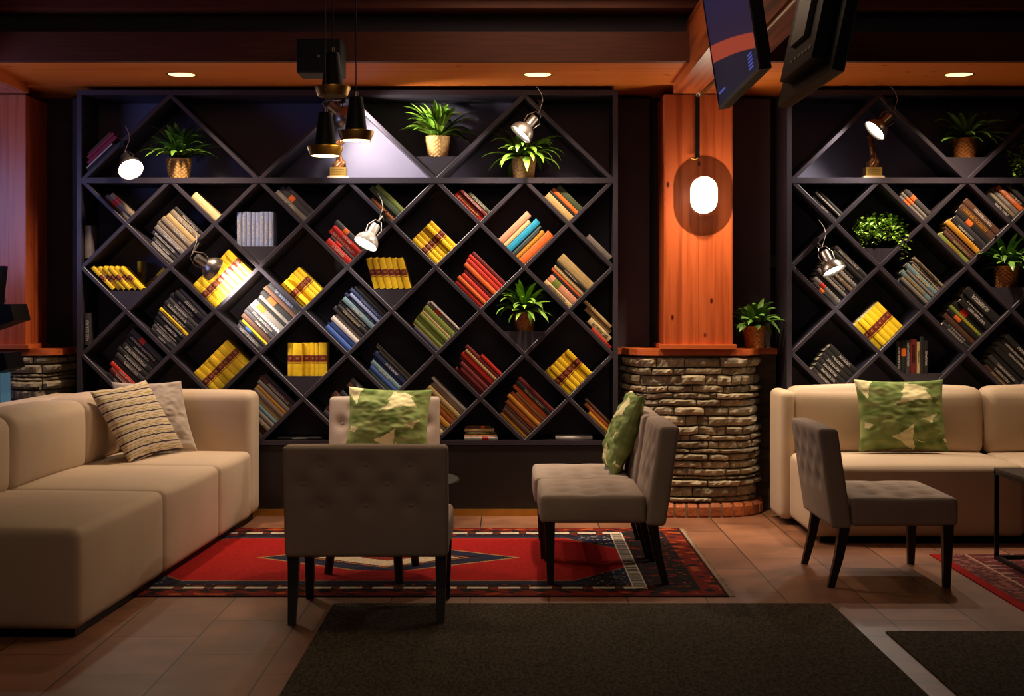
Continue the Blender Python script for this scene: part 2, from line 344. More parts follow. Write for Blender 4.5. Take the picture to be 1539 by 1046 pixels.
# ---------------------------------------------------------------- bookcases
S = 220.7; YF, YB = 9.97, 10.40
def X_(px): return (px - CX) / S
def Z_(py): return H - (py - HY) / S
class Case:
    def __init__(s, px0, dxp, dzp, label, N, right=True):
        s.x0 = X_(px0); s.dx = dxp / S; s.dz = dzp / S; s.z0 = Z_(271); s.N = N
        s.alpha = math.atan2(s.dz, s.dx); s.T = .028
        t = thing('bookcase', label, 'bookcase', (s.x0, YF, 0)); s.t = t
        xl = s.x0; W = N * s.dx; ztop = Z_(143); zb = s.z0 - 6 * s.dz; D = YB - YF; h = s.T / 2
        def part(mb, name, m='shelf_paint'): return mb.build(name, m, t)
        part(MB().box(-.032, 0, -.004, D, 0, ztop), 'side_panel')
        if right: part(MB().box(W, W + .032, -.004, D, 0, ztop), 'side_panel')
        part(MB().box(-.032, W + .032, -.004, D, ztop, ztop + .036), 'top_panel')
        part(MB().box(0, W, -.003, D, s.z0 - .019, s.z0 + .019), 'middle_shelf')
        part(MB().box(0, W, -.006, D, zb - .02, zb + .012), 'bottom_shelf')
        part(MB().box(0, W, D - .012, D, zb, ztop), 'back_panel', 'shelf_back')
        part(MB().box(0, W, .004, D, .045, zb - .026), 'base_cabinet', MATS.get('base_paint') or mat('base_paint', '#1d1717', .45))
        part(MB().box(0, W, -.012, .1, 0.001, .045), 'kick_plate', 'brass')
        def board(a, b_, y):
            a, b_ = Vector(a), Vector(b_); d = (b_ - a).normalized(); n = Vector((-d.y, d.x)) * h
            m_ = MB(); m_.prism([tuple(a + n), tuple(a - n), tuple(b_ - n), tuple(b_ + n)], y + .0035, D - .012)
            n2 = n * (1 - .0035 / h); q_ = [a + n, a - n, b_ - n, b_ + n]; r_ = [a + n2, a - n2, b_ - n2, b_ + n2]
            m_.add([(p.x, y + .0035, p.y) for p in q_] + [(p.x, y, p.y) for p in r_], [(4, 5, 6, 7), (0, 1, 5, 4), (1, 2, 6, 5), (2, 3, 7, 6), (3, 0, 4, 7)][:1] + [(0, 4, 7, 3), (1, 2, 6, 5)])
            part(m_, 'diagonal_board')
        nd = lambda i, j: (i * s.dx, s.z0 - j * s.dz)
        for c in range(-6, N + 1, 2):           # falling boards  i - j = c
            i0, i1 = max(0, c), min(N, c + 6)
            if i1 - i0 >= 1: board(nd(i0, i0 - c), nd(i1, i1 - c), 0.0)
        for c in range(0, N + 7, 2):            # rising boards   i + j = c
            i0, i1 = max(0, c - 6), min(N, c)
            if i1 - i0 >= 1: board(nd(i0, c - i0), nd(i1, c - i1), .001)
        s.tz = (ztop - s.z0)
        for k in range(2, N + 1, 4):            # the tall tents of the top row
            board(((k - 2) * s.dx, s.z0), (k * s.dx, ztop), 0.0)
            if k < N: board((k * s.dx, ztop), (min(N, k + 2) * s.dx, s.z0 if k + 2 <= N else s.z0 + s.tz / 2), .001)
    def block(s, i, j, py, tent=False):
        """triangular infill in the corner above node (i, j); flat top at pixel row py"""
        zt = Z_(py); P = (i * s.dx, s.z0 - j * s.dz); slope = (s.tz / (2 * s.dx)) if tent else s.dz / s.dx
        z0 = P[1] + (.019 if tent else .0); hw = (zt - P[1]) / slope; w0 = (z0 - P[1]) / slope
        MB().prism([(P[0] - hw, zt), (P[0] - w0 - .001, z0), (P[0] + w0 + .001, z0), (P[0] + hw, zt)], .014, YB - YF - .013).build('corner_block', 'shelf_paint', s.t)
        return zt

COLS = {'k': ('black', '#141316'), 'd': ('dark grey', '#353136'), 'g': ('grey', '#77706b'), 't': ('taupe', '#86755f'), 'b': ('beige', '#b59b68'), 'c': ('cream', '#d6bf8c'),
        'w': ('white', '#d6cec6'), 'y': ('yellow', '#f0c814'), 'r': ('bright red', '#c42a1c'), 'R': ('dark red', '#6e1a1b'), 'o': ('orange', '#e06a28'), 'O': ('rust brown', '#9c5320'),
        'n': ('brown', '#553525'), 'N': ('navy', '#1c2a55'), 'B': ('blue', '#3d5fae'), 's': ('slate blue', '#8792b8'), 'T': ('turquoise', '#1f9ccc'), 'G': ('green', '#77883a'),
        'D': ('dark green', '#3e4a30'), 'p': ('salmon pink', '#dd9a7c'), 'S': ('blue grey', '#67828c'), 'm': ('magenta red', '#8a2440'), 'v': ('mustard', '#c58c26')}
for k, (nm, hx) in COLS.items(): mat('cloth_' + k, hx, .62, var=.12, scale=30, bump=.15, bscale=150); mat('ink_' + k, hx, .5, var=.03)
mat('title_band', '#6e1d12', .5, var=.1); mat('gilt', '#d8a850', .4, .3)
ORD = 'first second third fourth fifth sixth seventh eighth ninth tenth eleventh twelfth thirteenth fourteenth fifteenth'.split()
BR = random.Random(11)
def book(name, origin, theta, wpx, hpx, colk, ink, label, group, flip=False, depth=None, y=None):
    w_, h_ = wpx / S, hpx / S; D = depth or BR.uniform(.15, .19)
    y0 = (YF + BR.uniform(.025, .05)) if y is None else y
    t = thing(name, label, 'book', (origin[0], y0, origin[1]), (0, theta, 0), group)
    sx = -1 if flip else 1
    q = min(.005, w_ * .18)
    out = [(0, D), (0, q), (w_ * .16, q * .35), (w_ * .5, 0), (w_ * .84, q * .35), (w_, q), (w_, D)]
    inn = [(.0016, D), (.0016, q + .001), (w_ * .2, q * .35 + .0016), (w_ * .5, .0016), (w_ * .8, q * .35 + .0016), (w_ - .0016, q + .001), (w_ - .0016, D)]
    vs = []
    for (a, b_) in zip(out, inn):
        for p in (a, b_): vs += [(p[0], p[1], 0), (p[0], p[1], h_)]
    fs = []
    for k in range(6):
        a = k * 4; n = a + 4
        fs += [(a, n, n + 1, a + 1), (a + 2, a + 3, n + 3, n + 2), (a + 1, n + 1, n + 3, a + 3), (a, a + 2, n + 2, n)]
    fs += [(0, 1, 3, 2), (24, 26, 27, 25)]
    off = -w_ if flip else 0
    vs = [(x + off, y_, z) for x, y_, z in vs]
    cov = MB().add(vs, fs).build('book_cover', 'cloth_' + colk, t)
    MB().box(.0017 + off, w_ - .0017 + off, q + .003, D - .006, .003, h_ - .003).build('page_block', 'paper', t)
    def strip(mb, z0, z1, e=.0007):
        for k in range(1, 5):
            (xa, ya), (xb, yb) = out[k], out[k + 1]
            mb.add([(xa + off, ya - e, z0), (xb + off, yb - e, z0), (xb + off, yb - e, z1), (xa + off, ya - e, z1)], [(0, 1, 2, 3)])
    if colk == 'y' and ink == '#':
        mb = MB(); strip(mb, h_ * .43, h_ * .63); strip(mb, h_ * .375, h_ * .395); band = mb.build('title_band', 'title_band', cov)
        mb = MB(); strip(mb, h_ * .408, h_ * .416, .0009); strip(mb, h_ * .615, h_ * .62, .0012)
        z = h_ * .5
        while z < h_ * .56: mb.box(off + w_ * .3, off + w_ * .7, -.0016, -.0004, z, z + .0022); z += .006
        mb.build('gilt_lettering', 'gilt', cov)
    elif ink:
        mb = MB()
        if ink.isupper() or ink in 'ro':    # a coloured label patch
            a = BR.uniform(.5, .62); strip(mb, h_ * a, h_ * (a + BR.uniform(.14, .26)))
            mb.build('spine_label', 'ink_' + ink, cov)
        else:
            xa, xb = off + w_ * .27, off + w_ * .73
            for (s0, s1) in ((BR.uniform(.08, .35), BR.uniform(.6, .92)),):
                z = h_ * s0
                while z < h_ * s1:
                    l = BR.uniform(.0035, .006)
                    if BR.random() < .12: z += l * .6; continue
                    kind = BR.randrange(4)
                    if kind != 1: mb.box(xa, xb, -.0009, .0004, z, z + l * .28)
                    if kind != 0: mb.box(xa, xa + (xb - xa) * .25, -.0009, .0004, z, z + l)
                    if kind in (0, 2): mb.box(xb - (xb - xa) * .25, xb, -.0009, .0004, z, z + l * .8)
                    if kind in (1, 3): mb.box((xa * .55 + xb * .45), (xa * .3 + xb * .7), -.0009, .0004, z, z + l)
                    z += l + .0016
            mb.build('spine_lettering', 'ink_' + ink, cov)
    return t
INKN = {'w': 'white lettering', 'b': 'beige lettering', 'c': 'cream lettering', 'v': 'gold lettering', 'k': 'black lettering', 'r': 'red patch', 'o': 'orange patch', 's': 'pale blue lettering',
        'y': 'yellow lettering', 'G': 'green patch', 'B': 'blue patch', 'd': 'dark lettering', 'g': 'grey lettering', 't': 'taupe lettering'}
def parse(spec):
    out = []
    for tok in spec.split():
        mult = 1
        if '*' in tok: tok, mm = tok.split('*'); mult = int(mm)
        c = tok[0]; a, b_ = tok[1:].split('/'); ink = ''
        while b_ and not b_[-1].isdigit(): ink = b_[-1] + ink; b_ = b_[:-1]
        out += [(c, float(a), float(b_), ink[:1])] * mult
    return out
def fill(case, i, jb, mode, phrase, spec, grp, tent=False):
    """phrase places the row; mode says how its books stand"""
    bks = parse(spec); al = case.alpha
    if tent: al = math.atan2(case.tz, 2 * case.dx)
    P = Vector((case.x0 + i * case.dx, case.z0 - jb * case.dz)); C = P + Vector((0, (.0145 + .0012) / math.cos(al)))
    if tent: C = P + Vector((0, .0145 / math.cos(al) + .002)); C.y = max(C.y, 0)
    u = Vector((math.cos(al), math.sin(al))); v = Vector((-math.cos(al), math.sin(al))); nv = Vector((math.sin(al), math.cos(al)))
    s = 0.; zz = 0.; first = True; n = len(bks)
    for k, (c, wp, hp, ink) in enumerate(bks):
        yel = (c == 'y' and len(set(b_[0] for b_ in bks)) == 1)
        if yel: ink = '#'
        w_ = wp / S; jit = BR.uniform(-.6, .6) if not yel else BR.uniform(-.35, .35); hp += jit; flip = False
        if mode == 'L': o = C + u * s; th = -(math.pi / 2 - al); s += w_ + .0008
        elif mode == 'M':
            o = C + v * s; th = (math.pi / 2 - al); s += w_ + .0008; flip = True
        elif mode == 'R':
            o = C + nv * s + v * (s + w_ + .006); th = -(math.pi / 2 - al); s += w_ + .0008
        elif mode == 'Q':
            nm_ = Vector((-math.sin(al), math.cos(al))); o = C + nm_ * s + u * (s + w_ + .03); th = (math.pi / 2 - al); s += w_ + .0008; flip = True
        elif mode[0] == 'U':
            _, px, py, lean = mode.split(':'); lean = R(float(lean)); o = Vector((X_(float(px)) + s, Z_(float(py)) + .0008)); th = -lean; s += (w_ + .0008) / math.cos(lean)
        elif mode[0] == 'F':
            _, px = mode.split(':'); o = Vector((X_(float(px)) + BR.uniform(-.01, .01), case.z0 - 6 * case.dz + .0128 + s)); th = math.pi / 2; s += w_ + .0008; flip = True
        if mode[0] == 'F': pos = 'the only one' if n == 1 else ('lowest' if k == 0 else 'topmost' if k == n - 1 else ORD[k] + ' from bottom')
        elif mode == 'M': pos = ORD[n - 1 - k] + ' from left'
        else: pos = ORD[k] + ' from left'
        nm = COLS[c][0]
        if yel: lab = 'yellow volume, %s in row %s' % (pos, phrase)
        elif n == 1: lab = '%s book %s' % (nm, phrase)
        else:
            lab = '%s book, %s in %s %s' % (nm, pos, 'the stack' if mode[0] == 'F' else 'row', phrase)
            if ink in INKN and len(lab.split()) <= 13: lab = lab.replace(' book,', ' book with ' + INKN[ink] + ',')
        book('bound_volume' if yel else 'book', o, th, wp, hp, c, ink, lab, grp if not yel else 'yellow bound volumes', flip)

c1 = Case(122.5, 66.6, 65.6, 'large dark lattice bookcase with diamond compartments, behind the three tan chairs', 12)
c2 = Case(1190, 66.2, 65.0, 'dark lattice bookcase on the right, behind the sofa with one leafy cushion', 10, right=True)
g1, g2 = 'books in the left bookcase', 'books in the right bookcase'
for a in ((1, 3, 437), (4, 2, 370), (7, 3, 435), (5, 5, 565.5), (10, 4, 498)): c1.block(*a)
c1.block(8, 0, 235, True)
for a in ((2, 2, 373), (5, 3, 432), (3, 5, 562)): c2.block(*a)
c2.block(4, 0, 236, True)
ROWS1 = [
 (1, 1, 'L', 'just below the leftmost clip lamp', 'g8/50r t7/46r'),
 (3, 1, 'L', 'lying alone above the brightly lit yellow volumes', 'c11/52'),
 (5, 1, 'L', 'up-right of the slate blue set', 'g7/60w d9/60o d6/54'),
 (7, 1, 'L', 'behind the white enamel lamp clamp', 'O5/46 k4/48 D9/58 G7/54'),
 (9, 1, 'L', 'up-left of the pink and turquoise books', 'r10/56c R5/54w D6/42w'),
 (11, 1, 'L', 'under the top right plant shelf', 'b10/52 k4/52 o6/52 D9/48'),
 (2, 2, 'L', 'behind the lamp with dangling cord', 'g6/44w k6/48w d8/56w g8/58w t8/60 t8/60w b8/58 t8/58w k6/58w'),
 (4, 2, 'U:354.5:370:0', 'standing upright on corner block', 's6.8/52w*8'),
 (6, 2, 'L', 'left of the white enamel lamp', 'r9/48w d5/48r r8/56w r7/56w d8/60o'),
 (8, 2, 'L', 'right of the white enamel lamp', 'y7/52*6'),
 (10, 2, 'M', 'right of column of yellow volumes', 'o12/62 v7/56 d3/52 S5/58 T10/62 c7/52 p10/60'),
 (12, 2, 'R', 'lying alone high against the right side panel', 'g8/48'),
 (0, 2, 'U:123.5:388:0', 'standing alone, upper of two at left panel', 'g10/50'),
 (0, 4, 'U:123.5:519:0', 'standing alone, lower of two at left panel', 'd10/48w'),
 (1, 3, 'U:166:437:44', 'slumped on the leftmost corner block', 'y6/46*6'),
 (3, 3, 'L', 'lit directly by the clip lamp', 'y9.5/49*8'),
 (5, 3, 'L', 'below the slate blue set', 'y6.3/49*6'),
 (7, 3, 'U:561:435:15', 'below the white enamel lamp', 'y9/48*6'),
 (9, 3, 'L', 'left of the middle potted plant', 'r7/54 o6/57 r7/56 R7/57 o7/64 r7/66 r6/68 R6/68'),
 (11, 3, 'L', 'right of the middle potted plant', 'c7/54g p11/54G k4/54 o4/60 c7/60 k5/62w b14/64'),
 (12, 4, 'R', 'low against right side panel', 'r4/42 c10/44k b7/52 b5/56'),
 (2, 4, 'L', 'under leftmost corner block', 'k6/46w d6/48w k5/52w k8/54w d6/55w y5/58k k6/58w k7/60w d6/60w k8/62w k8/60w g5/58'),
 (4, 4, 'L', 'above the upright yellow volumes', 'd9/52w k4/54B y4/52 n8/58 d6/60w d7/60w w4/60k g9/60o k4/58 g6/60w k8/62O n7/64 k8/62s'),
 (6, 4, 'L', 'mostly blue, in centre', 'B8/50 N3/52 B5/50 w7/54 g6/52 d6/62 k6/60c d6/62w S8/62w N5/66s s5/60 N6/64s k6/62 d4/60'),
 (8, 4, 'L', 'of green books', 'N4/50 c3/54 G6/56 G7/58 G6/58 b4/58 G9/60 g6/62r w3/60'),
 (1, 5, 'L', 'behind the striped cushion', 'd7/44w R7/46w r7/52w k7/54 d8/56w k8/60w k10/60w k7/60w k7/64w d8/66r'),
 (3, 5, 'L', 'behind the left sofa back', 'y10/47*7'),
 (5, 5, 'U:431:565.5:0', 'standing upright low on a block', 'y8.6/50 y13/50 y12.5/50 y7/50 y5.4/50 y12/50'),
 (7, 5, 'L', 'behind the middle leafy cushion', 'S6/52 B5/54 S7/58w N5/60 N8/64w k3/60 b2/70 k3/70'),
 (9, 5, 'L', 'of red books near bottom', 'R5/56 R6/50 R6/56 R5/62 r8/64 b4/64 R6/68 r5/42'),
 (11, 5, 'L', 'right of the lower red row', 'y8/50*6'),
 (4, 6, 'L', 'beside the left sofa arm', 't8/50w n7/52 t8/54w g7/56 S6/58 b8/58 t7/60 v5/60 g6/64 n8/66w d5/64'),
 (6, 6, 'L', 'above the far chair back', 'd8/55 n9/56 k10/58 n11/64w d8/58 k8/52 n9/58 d7/60w'),
 (8, 6, 'L', 'right of the far chair', 'w7/50 c8/54 t6/56 v8/58 O9/60 v5/64 b7/64 t8/64 w4/70'),
 (10, 6, 'L', 'rust coloured, lowest', 'v6/52 n7/54 n5/56 O8/60 v6/64 O6/64 b4/58 o6/68 k7/70b R6/72'),
 (12, 6, 'R', 'in lowest right corner', 'v5/48 O6/54 n4/54'),
 (5, 6, 'F:418', 'lying flat right of the left sofa arm', 'k4/66w'),
 (9, 6, 'F:699', 'right of far chair', 'w4.5/50r p3/49 D4/45y c5/44 n4/38o'),
 (11, 6, 'F:836', 'lying flat under the last yellow volumes', 'w5/56'),
]
ROWS2 = [
 (1, 1, 'L', 'under the right bronze trophy', 'd5/48w k4/46 g3/50w k5/52'),
 (3, 1, 'L', 'right above the ball of ivy', 'g5/50o g5/52o d8/52o'),
 (5, 1, 'L', 'beneath the rightmost trailing ivy', 'k7/52w t6/54w g7/52w o7/50w k6/42w d6/38'),
 (4, 2, 'L', 'up-left of rightmost potted plant', 'G8/60v n7/58b n6/62 v8/66v k7/64w d7/62 k8/66o n11/68v n9/70w'),
 (1, 3, 'L', 'under the lamp below the trophy', 'k6/48o g7/52r k7/56 g5/58w d7/60w t7/60w g7/60w d7/58w k7/62 d7/64w'),
 (3, 3, 'L', 'right below the ball of ivy', 'S5/54b g6/54 S9/60v g4/56 S8/62c t4/56k g5/60k t4/62k'),
 (2, 4, 'L', 'above the leafy cushion on the right sofa', 'y8.5/52*6'),
 (4, 4, 'L', 'down-left of rightmost potted plant', 'd7/54w k4/54w n10/60 k6/62o G6/64y k9/64r k8/60w d7/64w k13/66w'),
 (1, 5, 'L', 'behind left end of right sofa', 'd8/50w k8/52w k8/54w k9/55w k8/56w k8/56w'),
 (3, 5, 'U:1350:562:0', 'standing above the right sofa cushion', 'k7/50w k7/50o d6/50w R10/52k b4/48k k6/56 k6/50w'),
 (5, 5, 'L', 'at far right above the sofa', 'n6/56c k8/60w d7/62w k8/64 k8/64 k7/66w d8/64w k8/66w'),
]
for r_ in ROWS1: fill(c1, *r_, g1)
for r_ in ROWS2: fill(c2, *r_, g2)
for px_, th_, lab_, h_, fl_ in ((192, 0, 'yellow volume standing upright behind the slumped yellow row', 46, False), (213, R(45.4), 'yellow volume leaning right, behind the slumped yellow row', 46, True), (204, R(45.4), 'yellow volume leaning right, next to another behind the slumped row', 46, True)):
    book('bound_volume', (X_(px_), Z_(437) + .0008), th_, 6, h_, 'y', '#', lab_, 'yellow bound volumes', fl_, .12, YF + .25)
fill(c1, 0, 0, 'Q', 'at the top left corner', 'k5/58 w2/54 m6/58 m5/54 n4/48', g1, tent=True)

# ---------------------------------------------------------------- clip lamps
def clip_lamp(px, py, Y, d, clamp, label, metal='grey_metal', power=5., cord=True, r=.083, cone=150, aim=None):
    pos = at(px, py, Y); d = Vector(d).normalized(); t = thing('clip_lamp', label, 'lamp', pos, (0, 0, 0), 'clip-on spot lamps on the bookcases')
    q = (-d).to_track_quat('Z', 'Y'); M = q.to_matrix().to_4x4(); k = r / .083
    prof = [(.083, 0), (.0835, .006), (.082, .02), (.075, .042), (.06, .062), (.042, .075), (.033, .082), (.031, .09), (.031, .15), (.027, .158), (0, .16)]
    inner = [(.0, .07), (.035, .07), (.056, .058), (.071, .04), (.078, .02), (.080, .004), (.083, 0)]
    P = lambda pr: [(a * k, z * k) for a, z in pr]
    MB().lathe(P(inner + prof[1:7]), 40, M).build('lamp_shade', metal, t, smooth=40)
    MB().lathe(P(prof[6:]), 28, M).build('socket', metal, t, smooth=40)
    MB().lathe(P([(0, .008), (.03, .009), (.055, .013), (.07, .02), (.066, .034), (0, .04)]), 32, M).build('bulb', 'bulb', t, smooth=True)
    cl = clamp - pos
    side = d.cross(Vector((0, 1, 0))).normalized() if abs(d.y) < .95 else Vector((1, 0, 0)); back = -d
    a = back * .085 * k + side * .04 * k; b_ = back * .085 * k - side * .04 * k; top = back * .19 * k
    MB().tube([a, a + back * .05 + side * .01, top + side * .022, top, top - side * .022, b_ + back * .05 - side * .01, b_], .004, 6).build('yoke', metal, t, smooth=True)
    m = MB(); m.tube([top, top.lerp(cl, .6), cl], .006, 8); m.build('stem', metal, t, smooth=True)
    cm = MB(); cm.box(-.02, .02, -.035, .03, .012, .02, Matrix.Translation(cl)); cm.box(-.02, .02, -.035, .03, -.02, -.012, Matrix.Translation(cl)); cm.box(-.012, .012, -.04, -.032, -.03, .02, Matrix.Translation(cl)); cm.tube([cl + Vector((0, -.03, -.012)), cl + Vector((0, -.06, -.05))], .004, 6)
    cm.build('clamp', 'black_metal', t)
    if cord:
        e = top; pts = [e, e + Vector((.01, .0, .03)), e + Vector((.03, .01, .09)), e + Vector((.02, .03, .14)), e + Vector((-.01, .06, .19))]
        MB().tube(pts, .0025, 6).build('power_cord', 'white_cord', t, smooth=True)
    light('clip_lamp_light', 'SPOT', d * .006, power, (1, .88, .74), aim or d, .055, cone, .5, t)
L_ = [
 (197, 255, 9.80, (.38, -.62, -.62), at(186, 217, 9.99), 'clip lamp with shining disc at top left, beside a potted plant', 'grey_metal', 12.),
 (520, 178, 9.86, (.62, .40, -.50), at(516, 150, 9.99), 'grey clip lamp behind the brass pendants, lighting the panel beside the left trophy', 'grey_metal', 100.),
 (782, 202, 9.80, (-.62, -.16, -.72), at(812, 156, 9.99), 'grey clip lamp tilted over the rightmost top plant of the left bookcase', 'grey_metal', 22.),
 (323, 406, 9.78, (.70, .46, -.54), at(300, 364, 9.97), 'bronze-grey clip lamp with dangling cord, aimed at yellow volumes', 'grey_metal', 95., True, .083, 78, (.50, .78, -.38)),
 (549, 367, 9.78, (-.42, -.34, -.82), at(577, 322, 9.97), 'white enamel clip lamp in the middle of the left bookcase', 'white_enamel', 18.),
 (1314, 197, 9.84, (-.66, -.14, -.62), at(1336, 154, 9.99), 'grey clip lamp above the right bronze trophy', 'grey_metal', 60.),
 (1254, 408, 9.78, (.36, -.34, -.85), at(1226, 362, 9.97), 'grey clip lamp above dark books at left of the right bookcase', 'grey_metal', 18.)]
for a in L_: clip_lamp(*a)

# ---------------------------------------------------------------- potted plants
def strap_leaves(seed, n, L, W, el0=(15, 85), droop=1.2, az=None, base=.02):
    rnd = random.Random(seed); mb = MB()
    for k in range(n):
        a = rnd.uniform(0, 2 * math.pi) if az is None else rnd.choice(az) + rnd.gauss(0, .4)
        el = R(rnd.uniform(*el0)); l = L * rnd.uniform(.65, 1.05); w_ = W * rnd.uniform(.7, 1.1); K = 7
        p = Vector((base * math.cos(a) * rnd.random(), base * math.sin(a) * rnd.random(), rnd.uniform(0, .03))); dr = droop * rnd.uniform(.5, 1.2)
        side = Vector((-math.sin(a), math.cos(a), 0)); side = (side + Vector((0, 0, rnd.uniform(-.4, .4)))).normalized(); vs = []
        for j in range(K + 1):
            t = j / K; e = el - dr * t * t * 1.3; d = Vector((math.cos(a) * math.cos(e), math.sin(a) * math.cos(e), math.sin(e)))
            if j: p = p + d * (l / K)
            ww = w_ * (math.sin(math.pi * (.12 + .88 * t)) ** .7 if t < 1 else 0) * .5 + .0004
            up = side.cross(d).normalized() * ww * .35
            vs += [p - side * ww + up, p, p + side * ww + up]
        mb.add(vs, [(3 * j + q, 3 * j + 3 + q, 3 * j + 4 + q, 3 * j + 1 + q) for j in range(K) for q in (0, 1)])
    return mb
def pot(t, rt, rb, h, m):
    nr = 22; prof = [(rb + (rt - rb) * (j / nr), h * j / nr) for j in range(nr + 1)]
    fr = lambda a, z, j: .0036 * (1 if (int(a / (2 * math.pi) * 28 + .25) + j // 2) % 2 else -1)
    mb = MB(); mb.lathe([(0, .001)] + prof + [(rt + .003, h + .004), (rt - .006, h + .003), (rt - .008, h - .02), (0, h - .02)], 56, None, lambda a, z, j: fr(a, z, j) if 1 < j < nr else 0)
    mb.build('planter', m, t, smooth=50)
    MB().lathe([(0, h - .012), (rt - .009, h - .015)], 24).build('soil', 'soil', t)
def plant(px, py, Y, wpx, hpx, n, Lp, Wp, label, leafm='leaf', potm='wicker', el0=(10, 85), droop=1.2, seed=1, z=None, az=None):
    sc = F / Y; b = at(px, py, Y)
    if z is not None: b.z = z
    t = thing('potted_plant', label, 'plant', b, (0, 0, 0), 'potted plants on the bookcases'); rt = wpx / 2 / sc; h = hpx / sc
    pot(t, rt, rt * .82, h, potm)
    lf = strap_leaves(seed, int(n * 1.5), Lp * 1.2 / sc, Wp * 1.1 / sc, el0, droop, az); lf.v = [(x, y, z_ + h - .012) for x, y, z_ in lf.v]
    lf.build('foliage', leafm, t, smooth=True)
zc = c1.z0 + .0195
plant(269, 266, 10.13, 37, 30, 60, 56, 9, 'grassy plant in woven pot beside the leftmost clip lamp', 'leaf_dark', seed=2, z=zc, el0=(25, 88), droop=1.1)
plant(658, 235, 10.13, 36, 32, 50, 60, 9, 'arching plant in woven pot on the central top corner block', seed=3, z=Z_(235) + .0005, el0=(20, 88), droop=1.1)
plant(787, 265, 10.1, 36, 31, 46, 56, 10, 'broad-leaved plant in woven pot under the tilted grey clip lamp', seed=14, z=zc, el0=(5, 75), droop=1.3)
plant(788, 498, 10.08, 32, 28, 64, 50, 9, 'bright green plant in tapered pot in the middle of the lattice', potm='copper_pot', seed=5, z=Z_(498) + .0005, el0=(5, 85), droop=1.2)
plant(1450, 236, 10.13, 36, 30, 36, 56, 8, 'dim spiky plant in copper pot on the right top corner block', 'leaf_dark', 'copper_pot', seed=6, z=Z_(236) + .0005, droop=1.0)
plant(1512, 432, 10.08, 36, 31, 44, 52, 9, 'plant in copper pot at the right edge of the lattice', 'leaf_dark', 'copper_pot', seed=7, z=Z_(432) + .0005)
plant(1134, 527, 10.12, 34, 32, 32, 46, 11, 'plant in woven copper pot on the ledge beside the pine column', 'leaf_dark', 'copper_pot', seed=8, z=1.1375, el0=(10, 85))
def ivy(px, py, Y, rx, rz, n, trail, label, z, seed, hang=.1):
    b = at(px, py, Y); b.z = z; rnd = random.Random(seed); t = thing('trailing_ivy', label, 'plant', b)
    pot(t, .055, .045, .085, 'black_plastic'); mb = MB(); c = Vector((0, 0, .13))
    def leaf(p, s):
        a = rnd.uniform(0, 6.28); e = rnd.uniform(-.9, .7); d = Vector((math.cos(a) * math.cos(e), math.sin(a) * math.cos(e), math.sin(e)))
        sd = d.cross(Vector((rnd.uniform(-.5, .5), rnd.uniform(-.5, .5), 1))).normalized(); nrm = sd.cross(d) * .15 * s
        mb.add([p, p + d * s * .35 + sd * s * .42 + nrm, p + d * s * .5, p + d * s * .35 - sd * s * .42 + nrm, p + d * s * .75 + sd * s * .22 + nrm, p + d * s * 1.1, p + d * s * .75 - sd * s * .22 + nrm],
               [(0, 1, 2), (0, 2, 3), (1, 4, 2), (2, 6, 3), (4, 5, 2), (2, 5, 6)])
    for k in range(n):
        a = rnd.uniform(0, 6.28); e = math.asin(rnd.uniform(-.75, 1)); r = rnd.uniform(.55, 1)
        leaf(c + Vector((math.cos(a) * math.cos(e) * rx * r, math.sin(a) * math.cos(e) * .11 * r - .015, math.sin(e) * rz * r)), rnd.uniform(.02, .034))
    for (tx, tl) in trail:
        p = Vector((tx, -.11, .1))
        for k in range(int(tl / .008)): p = p + Vector((rnd.uniform(-.006, .006), rnd.uniform(-.002, .002), -.009)); leaf(p + Vector((rnd.uniform(-.02, .02), rnd.uniform(-.02, .01), 0)), rnd.uniform(.016, .028))
    mb.build('foliage', 'leaf_ivy', t, smooth=False)
ivy(1322, 373, 10.09, .185, .115, 620, ((.14, .16), (-.15, .1), (.1, .1), (-.05, .06), (.17, .1)), 'round light green ivy in the upper left of the right bookcase', Z_(373) + .0005, 4)
ivy(1556, 268, 10.12, .2, .16, 520, ((-.16, .12), (-.1, .14)), 'trailing ivy at the right picture edge, on the top shelf', c2.z0 + .0195, 9)

